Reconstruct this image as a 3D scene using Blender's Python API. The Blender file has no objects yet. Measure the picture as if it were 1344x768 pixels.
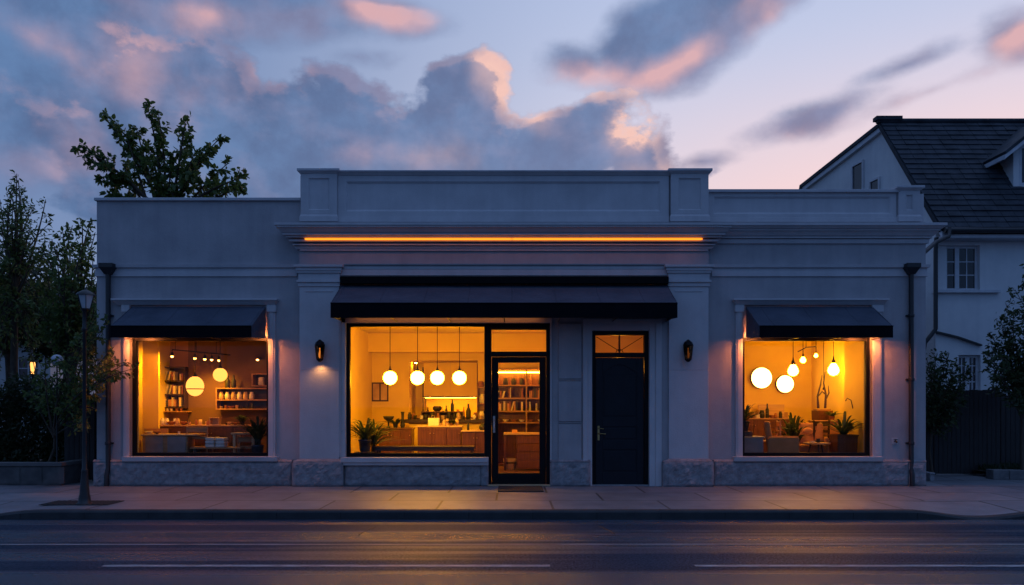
import bpy, math, random
import numpy as np
from mathutils import Vector, Matrix
R = math.radians
PI = math.pi
scene = bpy.context.scene
col = scene.collection
random.seed(7)
rng = np.random.default_rng(11)

# ------------------------------------------------------------------ camera
FPX = 980.0            # focal length in photograph pixels (1344 wide)
CAMY, CAMZ = -14.0, 1.5
cd = bpy.data.cameras.new("camera")
cam = bpy.data.objects.new("camera", cd)
col.objects.link(cam)
cam.location = (0, CAMY, CAMZ)
cam.rotation_euler = (R(90), 0, 0)
cd.sensor_width = 36
cd.lens = 36 * FPX / 1344
cd.shift_y = (533 - 384) / 1344
cd.clip_start = 0.1
cd.clip_end = 3000
scene.camera = cam

def X(px, Y=0.0): return (px - 672) * (Y - CAMY) / FPX
def Z(py, Y=0.0): return CAMZ + (533 - py) * (Y - CAMY) / FPX

# ------------------------------------------------------------------ render settings
scene.render.engine = 'CYCLES'
scene.view_settings.view_transform = 'Standard'
scene.view_settings.look = 'None'
scene.view_settings.exposure = 0.0
scene.view_settings.gamma = 1.0
try: scene.view_settings.use_curve_mapping = False
except Exception: pass
cy = scene.cycles
cy.use_denoising = True
cy.max_bounces = 7; cy.diffuse_bounces = 4; cy.glossy_bounces = 3
cy.transmission_bounces = 4; cy.transparent_max_bounces = 10
cy.sample_clamp_indirect = 6.0
cy.caustics_reflective = False; cy.caustics_refractive = False

# ------------------------------------------------------------------ sky (world)
def build_world():
    w = bpy.data.worlds.new("World"); scene.world = w
    w.use_nodes = True
    nt = w.node_tree; nt.nodes.clear()
    N = nt.nodes; L = nt.links
    def m(tree, op, a, b=None, c=None, clamp=False):
        n = tree.nodes.new('ShaderNodeMath'); n.operation = op; n.use_clamp = clamp
        for i, v in enumerate((a, b, c)):
            if v is None: continue
            if isinstance(v, (int, float)): n.inputs[i].default_value = v
            else: tree.links.new(v, n.inputs[i])
        return n.outputs[0]
    def sstep(tree, v, a, b):
        n = tree.nodes.new('ShaderNodeMapRange'); n.interpolation_type = 'SMOOTHSTEP'
        tree.links.new(v, n.inputs[0])
        n.inputs[1].default_value = a; n.inputs[2].default_value = b
        n.inputs[3].default_value = 0; n.inputs[4].default_value = 1
        return n.outputs[0]
    def px2ang(px, py):
        az = math.atan((px - 672) / FPX)
        el = math.atan((533 - py) / FPX * math.cos(az))
        return az, el
    def blobs(tree, vec, lst):
        """highest of a set of soft tilted ellipses; vec carries (azimuth, elevation, 0)"""
        cur = None
        for (px, py, rx, ry, rot, amp) in lst:
            a, e = px2ang(px, py)
            mp = tree.nodes.new('ShaderNodeMapping'); mp.vector_type = 'TEXTURE'
            mp.inputs['Location'].default_value = (a, e, 0)
            mp.inputs['Rotation'].default_value = (0, 0, R(rot))
            mp.inputs['Scale'].default_value = (rx / FPX, ry / FPX, 1)
            tree.links.new(vec, mp.inputs['Vector'])
            ln = tree.nodes.new('ShaderNodeVectorMath'); ln.operation = 'LENGTH'
            tree.links.new(mp.outputs[0], ln.inputs[0])
            v = m(tree, 'SUBTRACT', 1.0, ln.outputs['Value'])
            v = m(tree, 'MULTIPLY', v, amp)
            cur = v if cur is None else m(tree, 'SMOOTH_MAX', cur, v, 0.18)
        return cur

    # cloud banks: (px, py, rx, ry, tilt, amount) as seen from the road
    CUMULUS = [(300, 120, 150, 55, -14, 1.0), (420, 165, 210, 70, -6, 1.1), (560, 190, 190, 75, 0, 1.1),
               (610, 125, 75, 62, 0, 1.25), (740, 190, 130, 65, 8, 1.1), (830, 215, 70, 45, -20, .9),
               (660, 225, 260, 50, 0, 1.0), (270, 215, 240, 100, 0, 1.2)]
    HIGH = [(885, 48, 150, 70, 14, 1.9), (950, 15, 130, 45, 10, 1.5), (760, 88, 100, 40, -8, .95),
            (260, 10, 300, 50, 6, 1.3), (60, 30, 190, 80, -15, 1.6), (40, 150, 180, 130, 0, 1.2), (470, 10, 140, 28, -4, .95),
            (1080, 150, 110, 26, 14, .8), (1190, 85, 90, 18, 10, .8), (1340, 45, 60, 40, 0, 1.0),
            (470, 75, 60, 14, 0, .55), (1220, 120, 170, 20, 10, .55), (920, 212, 60, 14, 0, .6)]
    def density_group(name, lst, nscale, namp, lo, hi, seed):
        g = bpy.data.node_groups.new(name, 'ShaderNodeTree')
        g.interface.new_socket('Vector', in_out='INPUT', socket_type='NodeSocketVector')
        g.interface.new_socket('Density', in_out='OUTPUT', socket_type='NodeSocketFloat'); g.interface.new_socket('Field', in_out='OUTPUT', socket_type='NodeSocketFloat')
        gi = g.nodes.new('NodeGroupInput'); go = g.nodes.new('NodeGroupOutput')
        vec = gi.outputs[0]
        sc = g.nodes.new('ShaderNodeMapping'); sc.inputs['Scale'].default_value = (1.0, 1.6, 1)
        sc.inputs['Location'].default_value = (seed, seed * .7, seed * .3)
        g.links.new(vec, sc.inputs['Vector'])
        nz = g.nodes.new('ShaderNodeTexNoise'); nz.inputs['Scale'].default_value = nscale
        nz.inputs['Detail'].default_value = 8; nz.inputs['Roughness'].default_value = .55
        nz.inputs['Distortion'].default_value = .0
        g.links.new(sc.outputs[0], nz.inputs['Vector'])
        b = blobs(g, vec, lst)
        n2 = m(g, 'MULTIPLY', m(g, 'SUBTRACT', nz.outputs[0], .5), namp)
        s = m(g, 'ADD', b, n2)
        g.links.new(sstep(g, s, lo, hi), go.inputs[0]); g.links.new(n2, go.inputs[1])
        return g
    gC = density_group("cumulus_density", CUMULUS, 12.0, 1.7, .06, .34, 3.1)
    gH = density_group("high_cloud_density", HIGH, 7.5, 1.5, .05, .85, 8.7)

    tc = N.new('ShaderNodeTexCoord')
    sp = N.new('ShaderNodeSeparateXYZ'); L.new(tc.outputs['Generated'], sp.inputs[0])
    az = m(nt, 'ARCTAN2', sp.outputs[0], sp.outputs[1])
    el = m(nt, 'ARCSINE', sp.outputs[2])
    cv = N.new('ShaderNodeCombineXYZ'); L.new(az, cv.inputs[0]); L.new(el, cv.inputs[1])
    V = cv.outputs[0]
    def dens(g, off=(0, 0)):
        vin = V
        if off != (0, 0):
            a = N.new('ShaderNodeVectorMath'); a.operation = 'ADD'
            a.inputs[1].default_value = (off[0], off[1], 0); L.new(V, a.inputs[0]); vin = a.outputs[0]
        n = N.new('ShaderNodeGroup'); n.node_tree = g; L.new(vin, n.inputs[0]); return n.outputs[0], n.outputs[1]
    def mixc(f, a, b):
        n = N.new('ShaderNodeMix'); n.data_type = 'RGBA'
        if isinstance(f, (int, float)): n.inputs[0].default_value = f
        else: L.new(f, n.inputs[0])
        for i, v in ((6, a), (7, b)):
            if isinstance(v, tuple): n.inputs[i].default_value = (*v, 1)
            else: L.new(v, n.inputs[i])
        return n.outputs[2]

    # clear sky: blue overhead, pale lilac lower, rose at the horizon on the right (after-glow)
    el01 = m(nt, 'MAXIMUM', el, 0.0)
    up = sstep(nt, el01, .10, .62)
    base = mixc(up, SKY_LOW, SKY_HIGH)
    zen = sstep(nt, el01, .56, 1.15)
    base = mixc(zen, base, SKY_ZENITH)
    # away from the glow the sky gets deeper blue
    dz = m(nt, 'SUBTRACT', az, .26)
    adz = m(nt, 'ABSOLUTE', dz)
    away = sstep(nt, adz, .32, 1.5)
    leftw = sstep(nt, m(nt, 'MULTIPLY', dz, -1.0), .02, .75)
    base = mixc(m(nt, 'MULTIPLY', leftw, .88), base, SKY_LEFT)
    base = mixc(m(nt, 'MULTIPLY', away, m(nt, 'SUBTRACT', 1.0, zen)), base, SKY_BACK)
    # rose band
    rose = m(nt, 'MULTIPLY', m(nt, 'SUBTRACT', 1.0, sstep(nt, el01, .17, .46)), m(nt, 'SUBTRACT', 1.0, sstep(nt, m(nt, 'ABSOLUTE', m(nt, 'SUBTRACT', az, .48)), .08, .62)))
    base = mixc(m(nt, 'MULTIPLY', rose, .92), base, SKY_ROSE)
    # a little real atmosphere
    nish = N.new('ShaderNodeTexSky'); nish.sky_type = 'NISHITA'; nish.sun_disc = False
    nish.sun_elevation = R(1.0); nish.sun_rotation = R(35)
    nmul = N.new('ShaderNodeVectorMath'); nmul.operation = 'SCALE'; nmul.inputs['Scale'].default_value = .05
    L.new(nish.outputs[0], nmul.inputs[0])
    nadd = N.new('ShaderNodeVectorMath'); nadd.operation = 'ADD'
    L.new(base, nadd.inputs[0]); L.new(nmul.outputs[0], nadd.inputs[1])
    skyc = nadd.outputs[0]

    # places where the low light catches the clouds
    LIT = [(655, 100, 55, 45, -30, 1.2), (835, 170, 55, 45, 0, 1.2), (690, 135, 60, 45, 0, .9),
           (178, 95, 55, 70, 10, 1.0), (250, 130, 60, 60, 0, .6), (505, 12, 90, 30, -10, 1.2), (560, 22, 40, 20, 0, 1.0),
           (760, 112, 110, 34, 5, 1.0), (880, 88, 100, 26, 18, 1.0), (1336, 45, 60, 45, 0, .9), (1010, 30, 50, 50, 0, .5), (270, 15, 60, 30, 0, .5), (560, 205, 90, 34, 0, .7),
           (480, 205, 60, 25, 0, .5), (830, 225, 70, 30, 0, .5), (1250, 130, 200, 40, 8, .8), (370, 100, 40, 20, 0, .4), (50, 50, 60, 26, -20, .45), (120,190,120,50,0,.35)]
    lit_b = blobs(nt, V, LIT)
    wn = N.new('ShaderNodeTexNoise'); wn.inputs['Scale'].default_value = 16; wn.inputs['Detail'].default_value = 5
    L.new(V, wn.inputs['Vector'])
    lit_b = m(nt, 'ADD', lit_b, m(nt, 'MULTIPLY', m(nt, 'SUBTRACT', wn.outputs[0], .5), 1.3))
    lit_b = sstep(nt, lit_b, -.05, 1.25)

    (hz, hf) = dens(gH); (hz2, hf2) = dens(gH, (.028, -.030))
    (cz, cf) = dens(gC); (cz2, cf2) = dens(gC, (.016, .012))
    front = sstep(nt, m(nt, 'ABSOLUTE', az), 1.5, 1.0)
    # colours inside the clouds vary slowly
    sn = N.new('ShaderNodeTexNoise'); sn.inputs['Scale'].default_value = 11; sn.inputs['Detail'].default_value = 6
    sn.inputs['Roughness'].default_value = .6
    L.new(V, sn.inputs['Vector'])
    body = sstep(nt, sn.outputs[0], .32, .68)
    rightness = sstep(nt, az, -.65, .25)
    shadow = mixc(body, CL_DARK, CL_MID)
    shadow = mixc(m(nt, 'MULTIPLY', rightness, .28), shadow, CL_LILAC)
    def lit_amount(d, d2, gain):
        e = m(nt, 'MULTIPLY', m(nt, 'SUBTRACT', d, d2), gain, clamp=True)
        e = m(nt, 'MULTIPLY', e, m(nt, 'ADD', m(nt, 'MULTIPLY', lit_b, .85), .15))
        return m(nt, 'ADD', e, m(nt, 'MULTIPLY', lit_b, .55), clamp=True)
    shadow_h = mixc(m(nt, 'MULTIPLY', rightness, .12), mixc(body, CL_DARK, CL_MID), CL_LILAC)
    hcol = mixc(lit_amount(hz, hz2, 1.4), shadow_h, CL_PINK)
    lc = mixc(sstep(nt, az, -.28, -.02), CL_PINK, CL_PEACH)
    ccol = mixc(lit_amount(cz, cz2, 1.6), shadow, lc)
    # soft relief inside the banks: sides turned to the glow are paler
    rel = m(nt, 'MULTIPLY', m(nt, 'SUBTRACT', cf, cf2), 1.5, clamp=True)
    ccol = mixc(m(nt, 'MULTIPLY', rel, .6), ccol, mixc(lit_b, CL_LILAC, CL_PINK))
    drk = m(nt, 'MULTIPLY', m(nt, 'SUBTRACT', cf2, cf), 1.3, clamp=True)
    ccol = mixc(m(nt, 'MULTIPLY', drk, .5), ccol, CL_DARK)
    relh = m(nt, 'MULTIPLY', m(nt, 'SUBTRACT', hf, hf2), 1.2, clamp=True)
    hcol = mixc(m(nt, 'MULTIPLY', relh, .5), hcol, CL_LILAC)
    out = mixc(m(nt, 'MULTIPLY', hz, .93), skyc, hcol)
    out = mixc(m(nt, 'MULTIPLY', cz, .96), out, ccol)
    # below the horizon: dim ground tone
    gd = sstep(nt, el, -.02, .0)
    out = mixc(gd, (.03, .035, .05), out)
    bg = N.new('ShaderNodeBackground'); bg.inputs['Strength'].default_value = SKY_STRENGTH
    L.new(out, bg.inputs[0])
    wo = N.new('ShaderNodeOutputWorld'); L.new(bg.outputs[0], wo.inputs[0])
    w.cycles.sampling_method = 'MANUAL'; w.cycles.sample_map_resolution = 512

SKY_STRENGTH = 1.0
SKY_LOW = (.72, .68, .79)
SKY_HIGH = (.40, .49, .73)
SKY_ZENITH = (.25, .42, .92)
SKY_LEFT = (.15, .235, .44)
SKY_BACK = (.044, .136, .375)
SKY_ROSE = (.86, .56, .56)
CL_DARK = (.085, .140, .285)
CL_MID = (.125, .225, .43)
CL_LILAC = (.30, .30, .47)
CL_PINK = (.72, .42, .44)
CL_PEACH = (.93, .57, .49)
build_world()

# the sun itself is almost down behind the roofs: only a trace of direct light
sd = bpy.data.lights.new("sun", 'SUN'); sd.energy = 0.06; sd.angle = R(6); sd.color = (1, .62, .42)
so = bpy.data.objects.new("sun", sd); col.objects.link(so)
so.rotation_euler = (R(-87), 0, R(-35))   # low, behind the building to the right

# ------------------------------------------------------------------ mesh helpers
class MB:
    def __init__(s): s.v = []; s.f = []; s.smooth = set()
    def add(s, vs, fs, smooth=False):
        b = len(s.v); s.v += [tuple(p) for p in vs]
        for f in fs:
            if smooth: s.smooth.add(len(s.f))
            s.f.append(tuple(i + b for i in f))
        return s
    def box(s, x0, x1, y0, y1, z0, z1):
        if x0 > x1: x0, x1 = x1, x0
        if y0 > y1: y0, y1 = y1, y0
        if z0 > z1: z0, z1 = z1, z0
        return s.frus((x0, x1, y0, y1, z0), (x0, x1, y0, y1, z1))
    def frus(s, a, b):
        """box between rectangle a (x0,x1,y0,y1,z) below and rectangle b above"""
        v = [(a[0], a[2], a[4]), (a[1], a[2], a[4]), (a[1], a[3], a[4]), (a[0], a[3], a[4]),
             (b[0], b[2], b[4]), (b[1], b[2], b[4]), (b[1], b[3], b[4]), (b[0], b[3], b[4])]
        return s.add(v, [(3, 2, 1, 0), (4, 5, 6, 7), (0, 1, 5, 4), (1, 2, 6, 5), (2, 3, 7, 6), (3, 0, 4, 7)])
    def prism(s, poly, a, b, axis='x'):
        """closed polygon swept from a to b along an axis; poly in the two other axes"""
        n = len(poly)
        def P(t, p):
            if axis == 'x': return (t, p[0], p[1])
            if axis == 'y': return (p[0], t, p[1])
            return (p[0], p[1], t)
        v = [P(a, p) for p in poly] + [P(b, p) for p in poly]
        f = [tuple(range(n))[::-1], tuple(range(n, 2 * n))]
        f += [(i, (i + 1) % n, n + (i + 1) % n, n + i) for i in range(n)]
        return s.add(v, f)
    def lathe(s, prof, c=(0, 0, 0), seg=20, smooth=True, sx=1, sy=1):
        v = []; f = []
        for (r, z) in prof:
            for k in range(seg):
                a = 2 * PI * k / seg
                v.append((c[0] + r * math.cos(a) * sx, c[1] + r * math.sin(a) * sy, c[2] + z))
        for i in range(len(prof) - 1):
            for k in range(seg):
                k2 = (k + 1) % seg
                f.append((i * seg + k, i * seg + k2, (i + 1) * seg + k2, (i + 1) * seg + k))
        s.add(v, f, smooth)
        s.add([v[k] for k in range(seg)], [tuple(range(seg))[::-1]])
        b = (len(prof) - 1) * seg
        return s.add([v[b + k] for k in range(seg)], [tuple(range(seg))])
    def sphere(s, c, r, seg=20, rings=12, sz=1.0):
        prof = [(max(1e-4, r * math.sin(PI * i / rings)), -r * sz * math.cos(PI * i / rings)) for i in range(rings + 1)]
        return s.lathe(prof, c, seg)
    def tube(s, pts, rad, seg=8, cap=True):
        pts = [Vector(p) for p in pts]; n = len(pts)
        if not hasattr(rad, '__len__'): rad = [rad] * n
        v = []; f = []
        up = Vector((0, 0, 1)); prev = None
        for i, p in enumerate(pts):
            t = (pts[min(i + 1, n - 1)] - pts[max(i - 1, 0)])
            t = t.normalized() if t.length > 1e-9 else Vector((0, 0, 1))
            if prev is None:
                a = t.cross(up if abs(t.z) < .9 else Vector((1, 0, 0))).normalized()
            else:
                a = (prev - t * prev.dot(t))
                a = a.normalized() if a.length > 1e-6 else t.cross(Vector((1, 0, 0))).normalized()
            prev = a; b = t.cross(a)
            for k in range(seg):
                an = 2 * PI * k / seg
                q = p + (a * math.cos(an) + b * math.sin(an)) * rad[i]
                v.append(tuple(q))
        for i in range(n - 1):
            for k in range(seg):
                k2 = (k + 1) % seg
                f.append((i * seg + k, i * seg + k2, (i + 1) * seg + k2, (i + 1) * seg + k))
        s.add(v, f, True)
        if cap:
            s.add([v[k] for k in range(seg)], [tuple(range(seg))[::-1]])
            s.add([v[(n - 1) * seg + k] for k in range(seg)], [tuple(range(seg))])
        return s
    def build(s, name, mat, parent=None, bevel=0, loc=None, label=None):
        me = bpy.data.meshes.new(name); me.from_pydata(s.v, [], s.f)
        if s.smooth:
            fl = [i in s.smooth for i in range(len(s.f))]
            me.polygons.foreach_set('use_smooth', fl)
        me.update()
        if mat: me.materials.append(mat)
        o = bpy.data.objects.new(name, me); col.objects.link(o)
        if loc: o.location = loc
        if parent is not None:
            o.parent = parent
            if parent.type == 'EMPTY' or True:
                pl = world_loc(parent)
                o.location = Vector(o.location) - pl      # meshes are written in world coordinates
        if bevel:
            b = o.modifiers.new("bevel", 'BEVEL'); b.width = bevel; b.segments = 2; b.limit_method = 'ANGLE'
        if label: o['label'] = label
        return o
def world_loc(o):
    v = Vector((0, 0, 0))
    while o is not None: v += Vector(o.location); o = o.parent
    return v
def tag(o, label, cat, group=None, kind=None):
    if label: o['label'] = label
    if cat: o['category'] = cat
    if group: o['group'] = group
    if kind: o['kind'] = kind
    return o
def thing(name, label, cat, loc=(0, 0, 0), group=None):
    o = bpy.data.objects.new(name, None); col.objects.link(o); o.location = loc
    o.empty_display_size = .2
    return tag(o, label, cat, group)
def struct(o): o['kind'] = 'structure'; return o
def kids(o): return [c for c in bpy.data.objects if c.parent == o]
def dup(root, loc, label=None, group=None):
    r = root.copy(); col.objects.link(r); r.location = loc
    if label: r['label'] = label
    if group: r['group'] = group
    for ch in kids(root):
        c = ch.copy(); col.objects.link(c); c.parent = r
        for g in kids(ch):
            d = g.copy(); col.objects.link(d); d.parent = c
    return r

# ------------------------------------------------------------------ materials
def newmat(name):
    mt = bpy.data.materials.new(name); mt.use_nodes = True
    nt = mt.node_tree
    b = nt.nodes['Principled BSDF']
    return mt, nt, b
def surf(name, c, rough=.7, c2=None, scale=6, bump=.0, bscale=60, metal=0, spec=.5, detail=5, coords='Object', stretch=(1, 1, 1), speck=None, bdist=.01):
    mt, nt, b = newmat(name); N = nt.nodes; L = nt.links
    b.inputs['Roughness'].default_value = rough; b.inputs['Metallic'].default_value = metal
    b.inputs['Specular IOR Level'].default_value = spec
    tc = N.new('ShaderNodeTexCoord'); mp = N.new('ShaderNodeMapping'); mp.inputs['Scale'].default_value = stretch
    L.new(tc.outputs[coords], mp.inputs[0])
    if c2 is None: c2 = tuple(x * .82 for x in c)
    nz = N.new('ShaderNodeTexNoise'); nz.inputs['Scale'].default_value = scale; nz.inputs['Detail'].default_value = detail
    L.new(mp.outputs[0], nz.inputs['Vector'])
    rp = N.new('ShaderNodeValToRGB'); rp.color_ramp.elements[0].position = .32; rp.color_ramp.elements[1].position = .68
    rp.color_ramp.elements[0].color = (*c2, 1); rp.color_ramp.elements[1].color = (*c, 1)
    L.new(nz.outputs[0], rp.inputs[0]); outc = rp.outputs[0]
    if speck:
        sc, colr, amt = speck
        n3 = N.new('ShaderNodeTexNoise'); n3.inputs['Scale'].default_value = sc; n3.inputs['Detail'].default_value = 2
        L.new(mp.outputs[0], n3.inputs['Vector'])
        r3 = N.new('ShaderNodeValToRGB'); r3.color_ramp.elements[0].position = .52; r3.color_ramp.elements[1].position = .6
        L.new(n3.outputs[0], r3.inputs[0])
        mx = N.new('ShaderNodeMix'); mx.data_type = 'RGBA'; mx.inputs[7].default_value = (*colr, 1)
        ml = N.new('ShaderNodeMath'); ml.operation = 'MULTIPLY'; ml.inputs[1].default_value = amt
        L.new(r3.outputs[0], ml.inputs[0]); L.new(ml.outputs[0], mx.inputs[0]); L.new(outc, mx.inputs[6]); outc = mx.outputs[2]
    L.new(outc, b.inputs['Base Color'])
    if bump:
        n2 = N.new('ShaderNodeTexNoise'); n2.inputs['Scale'].default_value = bscale; n2.inputs['Detail'].default_value = 4
        L.new(mp.outputs[0], n2.inputs['Vector'])
        bp = N.new('ShaderNodeBump'); bp.inputs['Strength'].default_value = bump; bp.inputs['Distance'].default_value = bdist
        L.new(n2.outputs[0], bp.inputs['Height']); L.new(bp.outputs[0], b.inputs['Normal'])
    return mt
def wood(name, c, c2, rough=.45, axis=0):
    st = [6, 6, 6]; st[axis] = .6
    return surf(name, c, rough, c2, 5, .15, 30, stretch=tuple(st), detail=8)
def glow(name, c, strength):
    mt, nt, b = newmat(name)
    e = nt.nodes.new('ShaderNodeEmission'); e.inputs[0].default_value = (*c, 1); e.inputs[1].default_value = strength
    nt.links.new(e.outputs[0], nt.nodes['Material Output'].inputs[0]); nt.nodes.remove(b)
    return mt
def glass(name, tint=(1, 1, 1), refl=1.0):
    mt, nt, b = newmat(name); N = nt.nodes; L = nt.links
    N.remove(b)
    t = N.new('ShaderNodeBsdfTransparent'); t.inputs[0].default_value = (*tint, 1)
    g = N.new('ShaderNodeBsdfGlossy'); g.inputs['Roughness'].default_value = .02; g.inputs[0].default_value = (refl, refl, refl, 1)
    fr = N.new('ShaderNodeFresnel'); fr.inputs[0].default_value = 1.2
    mx = N.new('ShaderNodeMixShader')
    L.new(fr.outputs[0], mx.inputs[0]); L.new(t.outputs[0], mx.inputs[1]); L.new(g.outputs[0], mx.inputs[2])
    L.new(mx.outputs[0], N['Material Output'].inputs[0])
    return mt
def leafmat(name, c, c2, trans=.42):
    mt, nt, b = newmat(name); N = nt.nodes; L = nt.links
    ge = N.new('ShaderNodeNewGeometry')
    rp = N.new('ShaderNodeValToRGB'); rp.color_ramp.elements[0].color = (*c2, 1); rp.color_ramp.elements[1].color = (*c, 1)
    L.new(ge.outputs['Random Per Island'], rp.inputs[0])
    L.new(rp.outputs[0], b.inputs['Base Color'])
    b.inputs['Roughness'].default_value = .5
    tr = N.new('ShaderNodeBsdfTranslucent'); L.new(rp.outputs[0], tr.inputs[0])
    mx = N.new('ShaderNodeMixShader'); mx.inputs[0].default_value = trans
    L.new(b.outputs[0], mx.inputs[1]); L.new(tr.outputs[0], mx.inputs[2]); L.new(mx.outputs[0], N['Material Output'].inputs[0])
    return mt

M = {}
def stucco(name, c, c2):
    """painted render: fine grain, broad mottling, faint rain streaks"""
    mt, nt, b = newmat(name); N = nt.nodes; L = nt.links
    b.inputs['Roughness'].default_value = .85; b.inputs['Specular IOR Level'].default_value = .3
    tc = N.new('ShaderNodeTexCoord')
    n1 = N.new('ShaderNodeTexNoise'); n1.inputs['Scale'].default_value = 1.3; n1.inputs['Detail'].default_value = 8; n1.inputs['Roughness'].default_value = .65
    L.new(tc.outputs['Object'], n1.inputs['Vector'])
    mp = N.new('ShaderNodeMapping'); mp.inputs['Scale'].default_value = (7, 7, .5); L.new(tc.outputs['Object'], mp.inputs[0])
    n2 = N.new('ShaderNodeTexNoise'); n2.inputs['Scale'].default_value = 1.2; n2.inputs['Detail'].default_value = 6
    L.new(mp.outputs[0], n2.inputs['Vector'])
    ad = N.new('ShaderNodeMath'); ad.operation = 'MULTIPLY_ADD'; ad.inputs[1].default_value = .32
    L.new(n2.outputs[0], ad.inputs[0]); L.new(n1.outputs[0], ad.inputs[2])
    rp = N.new('ShaderNodeValToRGB'); rp.color_ramp.elements[0].position = .46; rp.color_ramp.elements[1].position = .84
    rp.color_ramp.elements[0].color = (*c2, 1); rp.color_ramp.elements[1].color = (*c, 1)
    L.new(ad.outputs[0], rp.inputs[0]); L.new(rp.outputs[0], b.inputs['Base Color'])
    n3 = N.new('ShaderNodeTexNoise'); n3.inputs['Scale'].default_value = 55; n3.inputs['Detail'].default_value = 6
    L.new(tc.outputs['Object'], n3.inputs['Vector'])
    bp = N.new('ShaderNodeBump'); bp.inputs['Strength'].default_value = .35; bp.inputs['Distance'].default_value = .012
    L.new(n3.outputs[0], bp.inputs['Height']); L.new(bp.outputs[0], b.inputs['Normal'])
    return mt
M['stucco'] = stucco('facade_render', (.44, .42, .44), (.33, .32, .34))
M['trim'] = stucco('facade_trim', (.57, .55, .57), (.46, .445, .465))
M['granite'] = surf('granite', (.34, .34, .36), .8, (.20, .20, .22), 9, .5, 45, speck=(160, (.12, .12, .13), .6))
M['frame'] = surf('black_frame', (.006, .006, .008), .42, (.009, .009, .011), 4, spec=.12)
M['door'] = surf('navy_door_paint', (.008, .011, .019), .42, (.006, .008, .014), 5, .06, 40, spec=.25)
M['awning'] = surf('awning_fabric', (.040, .050, .072), .85, (.030, .039, .058), 3, .25, 400, bdist=.002)
def canvas(name, c, c2):
    mt = surf(name, c, .85, c2, 2.2, .0, 1, spec=.25)
    nt = mt.node_tree; N = nt.nodes; L = nt.links; b = N['Principled BSDF']
    tc = N.new('ShaderNodeTexCoord'); sp = N.new('ShaderNodeSeparateXYZ'); L.new(tc.outputs['Object'], sp.inputs[0])
    w_ = N.new('ShaderNodeMath'); w_.operation = 'PINGPONG'; w_.inputs[1].default_value = .39; L.new(sp.outputs[0], w_.inputs[0])
    mr = N.new('ShaderNodeMapRange'); mr.inputs[1].default_value = 0; mr.inputs[2].default_value = .012; L.new(w_.outputs[0], mr.inputs[0])
    nz = N.new('ShaderNodeTexNoise'); nz.inputs['Scale'].default_value = 6; L.new(tc.outputs['Object'], nz.inputs['Vector'])
    ad = N.new('ShaderNodeMath'); ad.operation = 'MULTIPLY_ADD'; ad.inputs[1].default_value = 3.0; L.new(nz.outputs[0], ad.inputs[0]); L.new(mr.outputs[0], ad.inputs[2])
    bp = N.new('ShaderNodeBump'); bp.inputs['Strength'].default_value = .8; bp.inputs['Distance'].default_value = .012; L.new(ad.outputs[0], bp.inputs['Height']); L.new(bp.outputs[0], b.inputs['Normal'])
    return mt
M['awning'] = canvas('awning_canvas', (.074, .088, .122), (.052, .063, .09))
M['valance'] = surf('black_valance_cloth', (.005, .006, .010), .9, (.003, .004, .007), 3, .25, 400, bdist=.002, spec=.1)
M['pipe'] = surf('painted_pipe', (.012, .013, .017), .45)
M['glass'] = glass('window_glass')
M['dark_glass'] = surf('dark_window_glass', (.01, .012, .018), .06, spec=.6)
M['metal'] = surf('dark_metal', (.03, .03, .033), .4, metal=.8)
M['steel'] = surf('steel', (.55, .53, .50), .25, metal=1)
M['brass'] = surf('brass', (.55, .38, .16), .3, metal=1)
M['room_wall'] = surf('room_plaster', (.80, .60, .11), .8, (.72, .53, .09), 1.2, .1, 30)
M['room_ceiling'] = surf('room_ceiling', (.78, .62, .34), .85)
M['brown_wall'] = surf('brown_wall_paint', (.16, .085, .04), .75, (.13, .07, .033), 1.4)
M['tan_wall'] = surf('tan_wall_paint', (.42, .24, .11), .75, (.38, .21, .10), 1.4)
M['floor'] = wood('floorboards', (.30, .17, .08), (.20, .11, .05), .4, 1)
M['wood_red'] = wood('reddish_cabinet_wood', (.15, .055, .018), (.085, .030, .010), .4, 2)
M['wood'] = wood('oak', (.42, .24, .11), (.30, .16, .07), .45, 0)
M['wood_pale'] = wood('pale_wood', (.60, .42, .24), (.50, .33, .18), .5, 0)
M['wood_dark'] = wood('walnut', (.045, .022, .012), (.028, .014, .008), .4, 0)
M['white'] = surf('white_ceramic', (.78, .76, .70), .35)
M['cloth'] = surf('white_cloth', (.75, .73, .70), .9, bump=.3, bscale=20)
M['grey_fabric'] = surf('grey_upholstery', (.30, .28, .28), .95, bump=.4, bscale=300)
M['tan_fabric'] = surf('tan_upholstery', (.45, .22, .09), .9, bump=.3, bscale=200)
M['cushion'] = surf('orange_cushion', (.75, .36, .10), .95, bump=.3, bscale=200)
M['blue_pot'] = surf('blue_glazed_pot', (.02, .04, .075), .35)
M['black_pot'] = surf('charcoal_pot', (.02, .022, .028), .6)
M['clay'] = surf('terracotta', (.34, .14, .07), .8)
M['wall_line'] = surf('dark_mortar', (.02, .02, .02), .9)
M['soil'] = surf('soil', (.03, .022, .016), .95, bump=.6, bscale=40)
M['leaf_dark'] = leafmat('dark_leaf', (.055, .085, .026), (.022, .042, .016))
M['leaf_mid'] = leafmat('green_leaf', (.12, .17, .04), (.06, .10, .028))
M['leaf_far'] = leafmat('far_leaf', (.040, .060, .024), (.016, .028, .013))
M['leaf_room'] = leafmat('houseplant_leaf', (.075, .12, .03), (.03, .06, .02), .2)
M['bark'] = surf('bark', (.085, .06, .042), .9, (.04, .03, .022), 9, .6, 30, stretch=(3, 3, .6))
M['asphalt'] = None
COOL_BOOK = [(.65, .55, .40), (.30, .10, .05), (.05, .05, .06), (.75, .66, .50), (.12, .06, .03), (.55, .50, .42), (.5, .24, .10)]
M['books'] = [surf('book_cover', c, .6) for c in COOL_BOOK]
WARM = (1.0, .40, .075)
M['globe'] = glow('lit_globe', (1.0, .43, .014), 82)
M['globe_soft'] = None
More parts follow.
